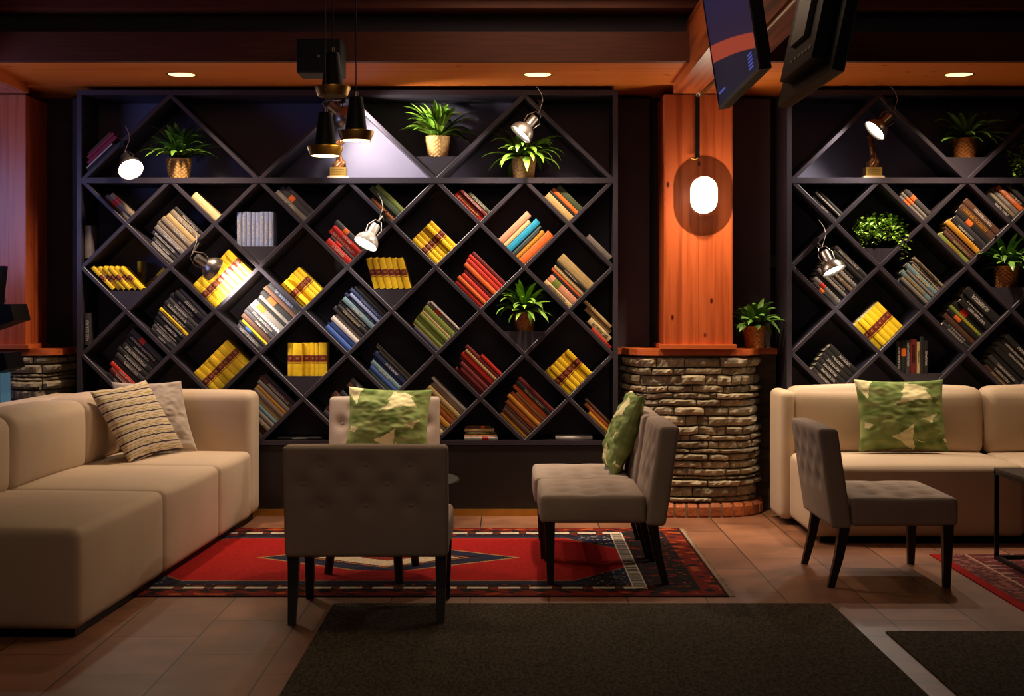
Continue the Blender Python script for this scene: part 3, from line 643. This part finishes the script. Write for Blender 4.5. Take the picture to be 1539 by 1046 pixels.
# ---------------------------------------------------------------- trophies
def trophy(px, label, plaque_w=28, h=68, seed=1, text=3):
    b = at(px, 264, 10.1); b.z = zc; t = thing('trophy', label, 'trophy', b, (0, 0, 0), 'bronze trophies on the top shelves'); k = 10.1 / F
    MB().prism([(-17 * k, 0), (17 * k, 0), (14 * k, 4 * k), (-14 * k, 4 * k)], -.06, .06).build('marble_foot', 'marble', t)
    pb_ = MB().box(-12 * k, 12 * k, -.048, .048, 4 * k, 17 * k).build('plaque_block', 'plaque', t)
    tx = MB(); rnd = random.Random(seed)
    for r_ in range(text):
        x = -9.5 * k; z = (14.2 - r_ * 3.4) * k
        while x < 9 * k: l = rnd.uniform(.003, .008); tx.box(x, min(x + l, 9.5 * k), -.0495, -.048, z - .0035, z); x += l + .0025
    tx.build('plaque_lettering', 'plaque_ink', pb_)
    mb = MB(); n = 20; K = 40
    z0, z1 = 17 * k, h * k; vs = []
    for j in range(K + 1):
        u = j / K; z = z0 + (z1 - z0) * u
        rad = (.036 - .018 * math.sin(u * 2.6)) * (1 + .18 * math.sin(u * 14)) if u < .8 else .028 * math.sqrt(max(0, 1 - ((u - .86) / .14) ** 2)) + .002
        cx_ = .008 * math.sin(u * 7)
        for q in range(n):
            a = 2 * math.pi * q / n; rr = rad * (1 + .28 * math.sin(2 * a + u * 9) + .12 * math.sin(5 * a - u * 20)); vs.append((cx_ + rr * math.cos(a), rr * math.sin(a) * .8, z))
    mb.add(vs, [(j * n + q, j * n + (q + 1) % n, (j + 1) * n + (q + 1) % n, (j + 1) * n + q) for j in range(K) for q in range(n)] + [tuple(range(K * n, K * n + n))])
    mb.build('figurine', 'bronze', t, smooth=True)
trophy(509, 'bronze twisted trophy behind the hanging brass pendants', h=60)
trophy(1311, 'bronze twisted trophy on brass plaque block under the right top lamp', h=74, seed=5)

# ---------------------------------------------------------------- pendants, speaker, downlights, wall lamp
def pendant(px, py, Y, label, lit=True, wpx=54):
    """px, py = centre of the underside rim"""
    b = at(px, py, Y); k = Y / F; t = thing('pendant_lamp', label, 'lamp', b, (0, 0, 0), 'brass-ringed pendant lamps'); r = wpx / 2 * k; L = 63 * k
    MB().lathe([(.0, .012), (r * .74, .012), (r * .8, 0), (r * .82, -.002), (r, 12 * k), (r * .99, 14 * k), (r * .64, 16 * k)], 48).build('brass_ring', 'brass', t, smooth=35)
    MB().lathe([(r * .64, 13 * k), (r * .60, 17 * k), (r * .38, L * 1.0), (r * .34, L + .006), (0, L + .008)], 36).build('cone_shade', 'matt_black', t, smooth=35)
    MB().lathe([(.012, L + .004), (.010, L + .03), (0, L + .032)], 16).build('cord_grip', 'grey_metal', t, smooth=35)
    MB().tube([(0, 0, L + .03), (0, 0, 3.6 - b.z)], .0028, 8).build('hanging_cord', 'cord', t)
    dm = MB(); dm.lathe([(0, -.001), (r * .76, -.001), (r * .79, .004)], 40); dm.build('diffuser', 'pendant_bulb' if lit else 'matt_black', t)
    if lit: light('pendant_light', 'SPOT', (0, 0, -.01), 9, (1, .74, .44), (0, 0, -1), .05, 130, .7, t)
pendant(489, 234, 6.80, 'lowest of the three brass-ringed pendants, glowing beneath')
pendant(535, 211, 6.70, 'right-hand brass-ringed pendant, glowing, hung at middle height')
pendant(500, 144, 6.95, 'highest pendant, unlit brass ring, in front of the black speaker', lit=False)
def speaker():
    Y = 8.6; a, b = at(445, 57, Y), at(513, 109, Y); c = (a + b) / 2
    t = thing('wall_speaker', 'black box speaker on the fascia behind the pendants', 'speaker', (c.x, Y, c.z)); hx, hz = (b.x - a.x) / 2, (a.z - b.z) / 2
    MB().rbox((hx, .12, hz), .012, (2, 2, 2), (0, .13, 0)).build('cabinet', 'matt_black', t, smooth=40)
    MB().box(-hx * .9, hx * .9, -.001, .012, -hz * .9, hz * .9).build('grille', mat('speaker_cloth', '#0c0a0b', .9, bump=.6, bscale=300), t)
    MB().lathe([(0, 0), (.009, 0), (.009, .003), (0, .003)], 16, Matrix.Translation((.0, -.004, -.005)) @ Matrix.Rotation(R(90), 4, 'X')).build('badge', 'grey_metal', t)
    MB().box(-.03, .03, .24, 8.94 - Y + .01, -.02, .02).build('bracket', 'black_metal', t)
speaker()
for px, lab in ((273, 'recessed ceiling light above the left part of the left bookcase'), (808, 'recessed ceiling light above the right part of the left bookcase'), (1441, 'recessed ceiling light above the right bookcase')):
    b = at(px, 112, 9.49); t = thing('ceiling_light', lab, 'light', (b.x, 9.49, 2.93), (0, 0, 0), 'recessed ceiling lights')
    MB().lathe([(.085, 0), (.098, -.004), (.1, 0)], 36).build('trim_ring', 'brass', t, smooth=True)
    MB().lathe([(0, -.002), (.05, -.003), (.086, -.001)], 32).build('lens', 'downlight_bulb', t, smooth=True)
    light('ceiling_light_beam', 'SPOT', (0, 0, -.02), 170, (1, .74, .50), (0, .03, -1), .05, 122, .9, t)
def wall_lamp():
    Y = 9.78; c = at(1060, 292, Y); k = Y / F
    t = thing('wall_lamp', 'glowing oval opal wall lamp on the orange pine column', 'lamp', c)
    def capsule(hw, hh, y0, y1, dome):
        pts = []; n = 24; r = hw
        for q in range(4):
            for j in range(n // 4 + 1):
                a = math.pi / 2 * q + math.pi / 2 * j / (n // 4); sx = 1 if q in (0, 3) else -1; sz = 1 if q in (0, 1) else -1
                pts.append((math.cos(a) * r, math.sin(a) * r + sz * (hh - r)))
        m = MB(); N = len(pts); rings = [(1, y1), (1, y0 + dome), (.93, y0 + dome * .45), (.75, y0 + dome * .12), (.4, y0)]
        vs = [(x * s_, y, z * (s_ if s_ == 1 else 1 - (1 - s_) * r / hh)) for s_, y in rings for x, z in pts]
        fs = [(a * N + i, (a + 1) * N + i, (a + 1) * N + (i + 1) % N, a * N + (i + 1) % N) for a in range(len(rings) - 1) for i in range(N)] + [tuple(range((len(rings) - 1) * N, len(rings) * N))[::-1]]
        m.add(vs, fs); return m
    capsule(20 * k, 28 * k, 0, .09, .05).build('opal_globe', 'opal_glass', t, smooth=60)
    capsule(16 * k, 24 * k, .088, .11, .004).build('mounting_rim', 'dull_brass', t, smooth=40)
    capsule(44 * k, 60 * k, .105, .1205, .008).build('painted_halo_plate', 'painted_halo', t, smooth=40)  # added plate; its dark tint stands in for the shade around the globe
    light('wall_lamp_light', 'POINT', (0, -.12, 0), 8, (1, .80, .56), size=.08, parent=t)
wall_lamp()
def strap():
    Y = 9.86; a, b = at(1049, 143, Y), at(1045, 237, Y)
    t = thing('cable_cover', 'dark narrow cable cover running down the column above the oval lamp', 'cable', (a.x, Y, b.z))
    MB().box(-.016, .012, -.0, .0385, 0, a.z - b.z).build('cover_strip', 'black_metal', t)
    MB().tube([(-.045, 0, -.004), (-.02, -.01, -.012), (0, -.01, 0)], .006, 8).build('hook', 'dull_brass', t, smooth=True)
    MB().tube([(0, .01, a.z - b.z - .01), (0, .0, a.z - b.z + .02)], .016, 10).build('end_cap', 'grey_metal', t, smooth=True)
strap()
tag(MB().tube([(1.272, 9.8, 2.845), (1.30, 8.0, 2.845), (1.30, 5.2, 2.845)], .012, 8).build('cable_conduit', 'dull_brass'), 'thin conduit along the underside of the orange beam', 'cable')
t = thing('wall_fitting', 'small dark fitting on the wall right of the column, above the ledge plant', 'fitting', at(1166, 393, 10.38))
MB().box(-.03, .03, 0, .04, -.045, .045).build('plate', 'black_metal', t); 
for zz in (-.02, .02): MB().tube([(.0, -.006, zz), (.05, -.006, zz)], .006, 8).build('pin', 'grey_metal', t, smooth=True)

# ---------------------------------------------------------------- television screens
def tv(near, far, tilt, facing, label, screen):
    n, f = Vector(near), Vector(far); mid = (n + f) / 2; w_ = (n - f).length / 2; h_ = .57
    yaw = math.atan2((n - f).x, -(n - f).y)
    t = thing('television', label, 'television', mid, (0, 0, 0), 'televisions hanging from the beam'); s_ = facing
    # local: screen in the YZ plane, leaning outwards towards `facing` at the top
    M = Matrix.Rotation(yaw, 4, 'Z') @ Matrix.Rotation(R(tilt) * s_, 4, 'Y')
    def B(x0, x1, y0, y1, z0, z1): return MB().box(min(s_ * x0, s_ * x1), max(s_ * x0, s_ * x1), y0, y1, z0, z1, M)
    B(-.035, 0, -w_, w_, 0, h_).build('casing', 'black_plastic', t)
    B(-.075, -.035, -w_ * .6, w_ * .6, .06, h_ * .7).build('rear_housing', 'black_plastic', t)
    fr = MB()
    for q in ((-w_, w_, 0, .012), (-w_, w_, h_ - .012, h_), (-w_, -w_ + .01, 0, h_), (w_ - .01, w_, 0, h_)):
        fr.box(min(0, s_ * .005), max(0, s_ * .005), q[0], q[1], q[2], q[3], M)
    fr.build('bezel', 'black_metal', t)
    if screen:
        nx, nz = 220, 130; vs = []; cols = []
        for j in range(nz + 1):
            for i in range(nx + 1): vs.append(M @ Vector((s_ * .0015, -w_ + .01 + (2 * w_ - .02) * i / nx, .012 + (h_ - .024) * j / nz)))
        mb = MB().add(vs, [(j * (nx + 1) + i, j * (nx + 1) + i + 1, (j + 1) * (nx + 1) + i + 1, (j + 1) * (nx + 1) + i) for j in range(nz) for i in range(nx)])
        for j in range(nz):
            for i in range(nx):
                u, v = i / nx, j / nz; e = .107 + .193 * u + .012 * math.sin(u * 3.1); c = lin('#0c0c22')
                if e < v < e + .09 + .03 * u: c = lin('#8e3524')
                elif v >= e: q = min(1, (v - e - .1) / .5); a, b_ = lin('#22142e'), lin('#0a1438'); c = tuple(a[x] * (1 - q) + b_[x] * q for x in range(4))
                cols.append(c)
        m = bpy.data.materials.new('lcd_picture'); m.use_nodes = True; bs = m.node_tree.nodes['Principled BSDF']; at_ = m.node_tree.nodes.new('ShaderNodeAttribute'); at_.attribute_name = 'Col'
        m.node_tree.links.new(at_.outputs[0], bs.inputs['Emission Color']); bs.inputs['Emission Strength'].default_value = 1.1; bs.inputs['Base Color'].default_value = (.002, .002, .003, 1); bs.inputs['Roughness'].default_value = .5; bs.inputs['Specular IOR Level'].default_value = .15
        mb.build('screen', m, t, cols=cols)
        tx = MB(); rnd = random.Random(5)
        for r_ in range(5):
            y = -w_ * .78
            while y < -w_ * .6: l = rnd.uniform(.006, .014); tx.add([M @ Vector((s_ * .0025, yy, zz)) for yy, zz in ((y, .028 + r_ * .011), (min(y + l, -w_ * .58), .028 + r_ * .011), (min(y + l, -w_ * .58), .0335 + r_ * .011), (y, .0335 + r_ * .011))], [(0, 1, 2, 3)]); y += l + .004
        y = w_ * .55
        while y < w_ * .9: l = rnd.uniform(.008, .014); tx.add([M @ Vector((s_ * .0025, yy, zz)) for yy, zz in ((y, .05), (y + l, .05), (y + l, .058), (y, .058))], [(0, 1, 2, 3)]); y += l + .004
        tx.build('screen_text', mat('screen_ink', '#6070c0', .5, emit='#5a6ad0', estr=.7), t)
    else:
        B(-.09, -.075, -.12, .12, .16, .42).build('mounting_plate', 'black_metal', t)
        lg = MB()
        for q in range(6): lg.box(min(s_ * -.074, s_ * -.078), max(s_ * -.074, s_ * -.078), -w_ * .5 + q * .06, -w_ * .5 + q * .06 + .03, .1, .112, M)
        lg.build('vent_slots', 'grey_metal', t)
    ax = 1.27 - mid.x
    MB().tube([M @ Vector((-s_ * .09, 0, .32)), M @ Vector((-s_ * .14, 0, .36)), (ax, s_ * .3, 2.857 - mid.z + .02)], .018, 10).build('mounting_arm', 'black_metal', t, smooth=True)
    return t
tv((.783, 4.607, 2.185), (.793, 5.576, 2.185), 8.6, -1, 'lit television tilted to the left, showing a red band on navy', True)
tv((1.05, 4.647, 2.185), (1.04, 5.54, 2.185), 12, 1, 'black back of the television tilted away to the right', False)

# ---------------------------------------------------------------- sofas
def sofa1():
    t = thing('sofa', 'large beige modular sofa along the left, with striped cushion in its corner', 'sofa', (-1.862, 6.30, 0), (0, 0, -R(2.6)))
    segs = [(0, 1.30), (1.305, 2.47), (2.475, 3.33)]
    for (a, b) in segs:
        MB().rbox((.55, (b - a) / 2, .22), .045, (8, 10, 5), (-.55, (a + b) / 2, .255), puff={(2, 1): .022, (0, 1): .014, (1, -1): .008, (1, 1): 0}).build('seat_module', 'sofa_fabric', t, smooth=True)
    for (a, b) in ((0, 1.30), (1.305, 2.47), (2.475, 3.33)):
        MB().rbox((.15, (b - a) / 2, .21), .075, (4, 10, 6), (-.95, (a + b) / 2, .655), puff={(0, 1): .035, (2, 1): .02, (0, -1): .02}).build('back_cushion', 'sofa_fabric', t, smooth=True)
    MB().rbox((.12, 1.66, .4), .05, (3, 12, 8), (-1.22, 1.665, .455)).build('back_panel', 'sofa_fabric', t, smooth=True)
    MB().rbox((.56, .14, .41), .06, (14, 3, 10), (-.55, 3.42, .455), puff={(2, 1): .012, (1, -1): .01}).build('end_panel', 'sofa_fabric', t, smooth=True)
    MB().box(-1.3, -.03, .03, 3.5, .008, .04).build('plinth', 'black_plastic', t)
sofa1()
def sofa2():
    x0, yf = 1.80, 8.79
    t = thing('sofa', 'beige two-module sofa in front of the right bookcase with leafy cushion', 'sofa', (x0, yf, 0))
    for (a, b) in ((.012, 1.29), (1.295, 2.6)):
        MB().rbox(((b - a) / 2, .42, .215), .045, (12, 8, 5), ((a + b) / 2, .42, .255), puff={(2, 1): .022, (1, -1): .012}).build('seat_module', 'sofa_fabric', t, smooth=True)
        MB().rbox(((b - a) / 2, .14, .225), .075, (12, 4, 6), ((a + b) / 2, .9, .67), puff={(1, -1): .03, (2, 1): .022}).build('back_cushion', 'sofa_fabric', t, smooth=True)
    MB().rbox((1.3, .07, .4), .05, (14, 2, 8), (1.3, 1.085, .455)).build('back_panel', 'sofa_fabric', t, smooth=True)
    MB().rbox((.055, .2, .42), .045, (2, 4, 8), (.0, .95, .455)).build('end_panel', 'sofa_fabric', t, smooth=True)
    MB().box(.06, 2.55, .05, 1.1, .008, .045).build('plinth', 'black_plastic', t)
sofa2()

# ---------------------------------------------------------------- slipper chairs
def make_chair():
    t = thing('slipper_chair', '', 'chair', (0, 0, 0), (0, 0, 0), 'taupe button-tufted slipper chairs'); W = .37
    rows = ((.17, (-.2, 0, .2)), (.34, (-.28, -.095, .095, .28)), (.53, (-.2, 0, .2)))
    bt = [(x, .81 - f * .51) for f, xs in rows for x in xs]
    shear = lambda p: Vector((p.x, p.y + (p.z - .30) * .145, p.z))
    dim = [(1, sg, x, z - .555, .024, .042) for x, z in bt for sg in (-1, 1)]
    bk_ = MB().rbox((W, .052, .255), .022, (36, 2, 26), (0, .592, .555), puff={(1, -1): .02, (1, 1): .008, (2, 1): .006}, dim=dim, xf=shear).build('backrest', 'chair_fabric', t, smooth=True)
    sb = [(x, y) for y, xs in ((.12, (-.2, 0, .2)), (.26, (-.28, -.095, .095, .28)), (.40, (-.2, 0, .2))) for x in xs]
    st_ = MB().rbox((W - .002, .272, .072), .024, (36, 26, 3), (0, .273, .386), puff={(2, 1): .018, (1, -1): .01, (0, 1): .006, (0, -1): .006}, dim=[(2, 1, x, y - .273, .028, .045) for x, y in sb]).build('seat', 'chair_fabric', t, smooth=True)
    def btn(p, n, par):
        M = Matrix.Translation(p) @ Vector(n).to_track_quat('Z', 'Y').to_matrix().to_4x4()
        MB().lathe([(.0105, -.004), (.0105, .001), (.007, .004), (0, .005)], 12, M).build('button', 'chair_fabric', par, smooth=True)
    for x, z in bt:
        zz = (z - .555) / .255; xx = x / W; pf = (1 - zz * zz) * (1 - xx * xx); dy = (z - .30) * .145
        btn((x, .54 + dy - .02 * pf + .022, z), (0, -1, .14), bk_); btn((x, .644 + dy + .008 * pf - .022, z), (0, 1, -.14), bk_)
    for x, y in sb:
        pf = (1 - ((y - .273) / .272) ** 2) * (1 - (x / W) ** 2); btn((x, y, .458 + .018 * pf - .026), (0, 0, 1), st_)
    def leg(x, y, bx, by):
        mb = MB(); vs = []
        for (zz, cx_, cy_, r_) in ((0.0, bx, by, .017), (.16, (x + bx) / 2, y * .6 + by * .4, .022), (.325, x, y, .027)):
            vs += [(cx_ + a * r_, cy_ + b_ * r_, zz) for a, b_ in ((-1, -1), (1, -1), (1, 1), (-1, 1))]
        mb.add(vs, [(3, 2, 1, 0), (8, 9, 10, 11)] + [(r * 4 + k, r * 4 + (k + 1) % 4, r * 4 + 4 + (k + 1) % 4, r * 4 + 4 + k) for r in (0, 1) for k in range(4)])
        mb.build('leg', 'dark_wood', t)
    for sx in (-1, 1): leg(sx * .335, .05, sx * .335, .055); leg(sx * .335, .575, sx * .335, .645)
    return t
ch = make_chair(); RUGZ = .0065
spots = [(-.657, 7.245, 0, 180, 'slipper chair in the foreground seen from behind, its back to the viewer'),
         (.143, 7.85, RUGZ, -90, 'nearer of the two side-by-side slipper chairs facing left on the red rug'),
         (.125, 8.60, RUGZ, -90, 'farther of the two side-by-side slipper chairs, holding the leaning leafy cushion'),
         (-.855, 9.20, RUGZ, 0, 'slipper chair facing the viewer against the bookcase, with a leafy cushion'),
         (2.27, 7.80, 0, 90, 'slipper chair facing right, in front of the right sofa')]
for k, (x, y, z, a, lab) in enumerate(spots):
    o = ch if k == 0 else copy_tree(ch)
    o.location = (x, y, z); o.rotation_euler = (0, 0, R(a)); o['label'] = lab

# ---------------------------------------------------------------- cushions
def inside(p, poly):
    c = False; n = len(poly)
    for i in range(n):
        (x1, y1), (x2, y2) = poly[i], poly[i - 1]
        if (y1 > p[1]) != (y2 > p[1]) and p[0] < (x2 - x1) * (p[1] - y1) / (y2 - y1) + x1: c = not c
    return c
CREAM = [[(100, 95), (320, 130), (275, 200), (240, 350), (170, 230)],
         [(655, 150), (780, 160), (930, 230), (860, 222), (945, 352), (800, 345), (700, 368), (600, 400), (500, 410), (590, 350), (625, 270), (595, 262), (640, 210)],
         [(715, 630), (700, 760), (690, 790), (720, 905), (650, 890), (560, 820), (465, 778), (560, 740), (640, 690)],
         [(1000, 500), (940, 560), (915, 620), (810, 570), (900, 545)], [(195, 600), (280, 630), (230, 680), (180, 650)],
         [(1110, 735), (1060, 770), (1090, 830), (1030, 790)], [(700, 800), (780, 825), (900, 825), (780, 838)]]
def leafcol(u, v):
    x = 150 + (u + 1) / 2 * 930; y = 905 - (v + 1) / 2 * 790
    if any(inside((x, y), P) for P in CREAM): return lin('#e6dca6')
    n = noise.noise(Vector((x / 260, y / 90, 3))) + .5 * noise.noise(Vector((x / 90, y / 60, 7)))
    t_ = max(0, min(1, .5 + n * .9)); a, b_ = lin('#5d7338'), lin('#9da868'); return tuple(a[k] * (1 - t_) + b_[k] * t_ for k in range(4))
def stripecol(u, v):
    s_ = (v + 1) / 2 * 9.0 + .12 * math.sin(u * 2); f = s_ % 1
    if f < .17: return lin('#3c343e')
    if .42 < f < .54: return lin('#a2904e')
    if .27 < f < .32 or .70 < f < .75: return lin('#8c7f70')
    return lin('#cbb698')
def pillow(label, center, wv, uv, th, colf, m='cushion_colours', n=72, wr=.008, seed=0, pinch=.07):
    wv, uv = Vector(wv) / 2, Vector(uv) / 2; nn = wv.cross(uv).normalized(); vs = []; cols = []; fs = []
    for side in (1, -1):
        for j in range(n + 1):
            for i in range(n + 1):
                u, v = 2 * i / n - 1, 2 * j / n - 1
                pu, pv = u * (1 - pinch * (1 - v * v)), v * (1 - pinch * (1 - u * u))
                e = max(0, (1 - u * u) * (1 - v * v)) ** .42
                w_ = wr * noise.noise(Vector((u * 2.2 + seed, v * 3.4, side))) * 2 * (1 - .3 * e) + wr * .6 * noise.noise(Vector((u * 6, v * 9 + seed, side)))
                edge = min(1, (1 - abs(u)) * 8, (1 - abs(v)) * 8)
                vs.append(wv * pu + uv * pv + nn * (side * (th / 2 * e + w_ * edge)))
        o = 0 if side == 1 else (n + 1) ** 2
        for j in range(n):
            for i in range(n):
                a = o + j * (n + 1) + i; q = (a, a + 1, a + n + 2, a + n + 1)
                fs.append(q if side == 1 else q[::-1])
                cols.append(colf(2 * (i + .5) / n - 1, 2 * (j + .5) / n - 1) if colf else (1, 1, 1, 1))
    o = MB().add(vs, fs).build('throw_cushion', m, None, smooth=True, cols=cols if colf else None)
    o.location = center; return tag(o, label, 'cushion')
pillow('white-and-green leafy cushion standing on the right sofa', (2.495, 9.385, .728), (.575, 0, 0.0), (0, .13, .455), .17, leafcol, seed=1)
pillow('white-and-green leafy cushion on the far chair, above the foreground chair back', (-.80, 9.47, .685), (.545, 0, -.02), (.02, .13, .42), .17, leafcol, seed=4)
pillow('green leafy cushion seen edge-on, leaning on the farther left-facing chair', (.655, 8.60, .69), (.02, -.5, 0), (.16, 0, .46), .16, leafcol, seed=7, wr=.012)
pillow('beige cushion with dark and olive stripes in the left sofa corner', (-2.33, 9.12, .715), (.21, .50, .045), (-.25, .02, .44), .15, stripecol, seed=2, n=110, wr=.0022)
pillow('plain greyish beige cushion behind the striped one', (-2.31, 9.46, .715), (.42, .13, 0), (-.13, .1, .45), .13, None, 'plain_cushion', seed=3)

# ---------------------------------------------------------------- rugs and mats
def sheet(name, x0, x1, y0, y1, z1, colf, res, label, m='rug_colours', cat='rug'):
    nx, ny = int((x1 - x0) / res), int((y1 - y0) / res); vs = []; fs = []; cols = []
    W_, D_ = x1 - x0, y1 - y0
    for j in range(ny + 1):
        for i in range(nx + 1): vs.append((W_ * i / nx, D_ * j / ny, z1))
    for j in range(ny):
        for i in range(nx):
            a = j * (nx + 1) + i; fs.append((a, a + 1, a + nx + 2, a + nx + 1)); cols.append(colf(W_ * (i + .5) / nx, D_ * (j + .5) / ny) if colf else (1, 1, 1, 1))
    o = len(vs); vs += [(0, 0, .0005), (W_, 0, .0005), (W_, D_, .0005), (0, D_, .0005)]
    c = [0, nx, (ny + 1) * (nx + 1) - 1, ny * (nx + 1)]
    ec = cols[0] if colf else (1, 1, 1, 1)
    for k in range(4): fs.append((o + k, o + (k + 1) % 4, c[(k + 1) % 4], c[k])); cols.append(ec)
    fs.append((o + 3, o + 2, o + 1, o)); cols.append(ec)
    ob = MB().add(vs, fs).build(name, m, None, cols=cols if colf else None); ob.location = (x0, y0, 0); return tag(ob, label, cat)
RED, DRED, NAVY, DK, WH, ORG = lin('#9c1a16'), lin('#6e2014'), lin('#26263a'), lin('#241b1c'), lin('#cdbfa8'), lin('#a04a22')
RX0, RX1, RY0, RY1 = -2.47, 1.07, 7.215, 9.38
def rug1(x, y):
    L_, D_ = RX1 - RX0, RY1 - RY0; ex, ey = min(x, L_ - x), min(y, D_ - y)
    n = noise.noise(Vector((x * 14, y * 14, 0))); n2 = noise.noise(Vector((x * 40, y * 40, 5)))
    if ex < .12 or ey < .10:      # outer red-brown guard
        if ex < .012 or ey < .012: return lin('#3a1512')
        return ORG if n > .28 else (DK if n < -.3 else DRED)
    if ey < .135 and ex > .12: return DK if int((x + y) / .06) % 2 else DRED
    if ex > .40 and .18 < ey < .222: return WH if (x / .16) % 1 < .68 else lin('#5a3024')
    if ex < .455 and .385 < ex and ey > .17: 
        if ex > .449 or ex < .391: return WH
        return WH if (y / .036) % 1 < .4 else DK
    if ex < .385 or ey < .30:
        return DRED if n > .36 else (ORG if n2 > .5 else DK)
    cx_, cy_ = L_ / 2, D_ / 2; dx, dy = abs(x - cx_), abs(y - cy_)
    # red hexagonal field with navy corners
    lim = .68 if dx < 1.02 else .68 * (1 - (dx - 1.02) / .52)
    if dy > lim + .02:
        if abs(n2) > .45 and dx > 1.1: return lin('#8d8578')
        return NAVY if n > -.35 else DK
    if dy > lim: return lin('#8a5a3a')
    a = dx / .75 + dy / .50
    e2 = (dy > .40)
    if a < 1 and not e2:
        if a > .95: return lin('#a07848')
        if a > .62: return NAVY if a > .8 or n < .1 else lin('#1a1a22')
        if a > .54: return lin('#9a5a28') if a > .58 else DK
        return lin('#b5a284') if dx / .16 + dy / .1 > 1 else DRED
    return RED
sheet('patterned_rug', RX0, RX1, RY0, RY1, RUGZ, rug1, .0075, 'large red rug with navy corners and dark border, under the chairs')
fr = MB(); rnd = random.Random(2)
for k in range(260):
    y = RY0 + .01 + k * (RY1 - RY0 - .02) / 260; fr.box(RX1, RX1 + rnd.uniform(.018, .034), y, y + .005, .001, .004)
fo = fr.build('fringe', mat('fringe_wool', '#b39a80', .95)); fo.parent = [o for o in COL.objects if o.name == 'patterned_rug'][0]; fo.location = (-RX0, -RY0, 0)
def rug2(x, y):
    if x < .05: return lin('#9a1512')
    n = noise.noise(Vector((x * 18, y * 18, 2))); n2 = noise.noise(Vector((x * 7, y * 30, 9)))
    if .05 <= x < .06 or .2 < x < .215 or .46 < x < .475: return lin('#a5806a')
    if x < .2: return lin('#8a5248') if abs(n) > .2 else lin('#5a3430')
    if x < .46: return lin('#4c2a30') if n + n2 > .1 else (lin('#8c6a5c') if n2 < -.25 else lin('#6a2c2a'))
    return lin('#6d2a26') if n > .15 else (lin('#93705c') if n2 > .22 else lin('#4a2226'))
sheet('patterned_rug', 2.40, 5.2, 4.6, 8.42, .0062, rug2, .014, 'dark red Persian-style rug under the black table at the right edge')
sheet('floor_mat', -.855, 1.53, 3.6, 7.03, .008, None, .4, 'large dark grey-brown ribbed mat in the centre foreground', 'doormat', 'mat')
sheet('floor_mat', 1.64, 4.6, 3.6, 6.43, .008, None, .4, 'dark mat at the lower right corner', 'doormat', 'mat')

# ---------------------------------------------------------------- tables
t = thing('side_table', 'small round table on three dark legs, hidden behind the foreground chair', 'table', (-.73, 7.80, RUGZ))
MB().lathe([(0, .485), (.40, .485), (.45, .497), (.45, .503), (.445, .507), (0, .507)], 56).build('table_top', 'black_metal', t, smooth=30)
for (x, y) in ((-.25, 0.0), (.15, -.26), (.2, .24)):
    MB().tube([(x, y, 0), (x * .75, y * .75, .484)], [.022, .03], 10).build('leg', 'dark_wood', t, smooth=40)
t = thing('coffee_table', 'black thin-framed table at the right edge on the Persian-style rug', 'table', (2.72, 7.40, .0065))
MB().box(0, 1.0, 0, .86, .5, .514).build('table_top', mat('table_laminate', '#332b28', .35), t)
fb = .022
for x in (0, 1 - fb):
    for y in (0, .86 - fb): MB().box(x, x + fb, y, y + fb, 0, .5).build('leg', 'black_metal', t)
m = MB()
for y in (0, .86 - fb): m.box(0, 1, y, y + fb, 0, fb); m.box(0, 1, y, y + fb, .478, .5)
for x in (0, 1 - fb): m.box(x, x + fb, 0, .86, 0, fb); m.box(x, x + fb, 0, .86, .478, .5)
m.build('frame_rail', 'black_metal', t)

# ---------------------------------------------------------------- machine at the left edge
Yt = 9.3; o = at(0, 455, Yt); t = thing('display_terminal', 'black machine with two jutting consoles, behind the sofa at the left edge', 'machine', (o.x, Yt, 0))
def pp(*ps): return [((at(a, b, Yt) - o).x, at(a, b, Yt).z) for a, b in ps]
MB().prism(pp((-60, 457), (31, 457), (37, 481), (0, 494), (-60, 512)), -.2, .12).build('upper_console', 'black_plastic', t)
MB().prism(pp((-60, 529), (22, 529), (28, 552), (8, 560), (-60, 575)), -.2, .12).build('lower_console', 'black_plastic', t)
MB().prism(pp((-60, 400), (8, 400), (2, 457), (-60, 457)), -.05, .05).build('upright_screen', 'black_plastic', t)
MB().prism(pp((-60, 480), (-20, 480), (-20, 780), (-60, 780)), -.1, .12).build('pedestal', 'black_plastic', t)
MB().prism(pp((-58, 545), (7, 545), (8, 610), (-58, 610)), -.08, .1).build('side_display', mat('blue_glow', '#30506a', .3, emit='#7fb4d0', estr=.15), t)
print('objects', len(bpy.data.objects))
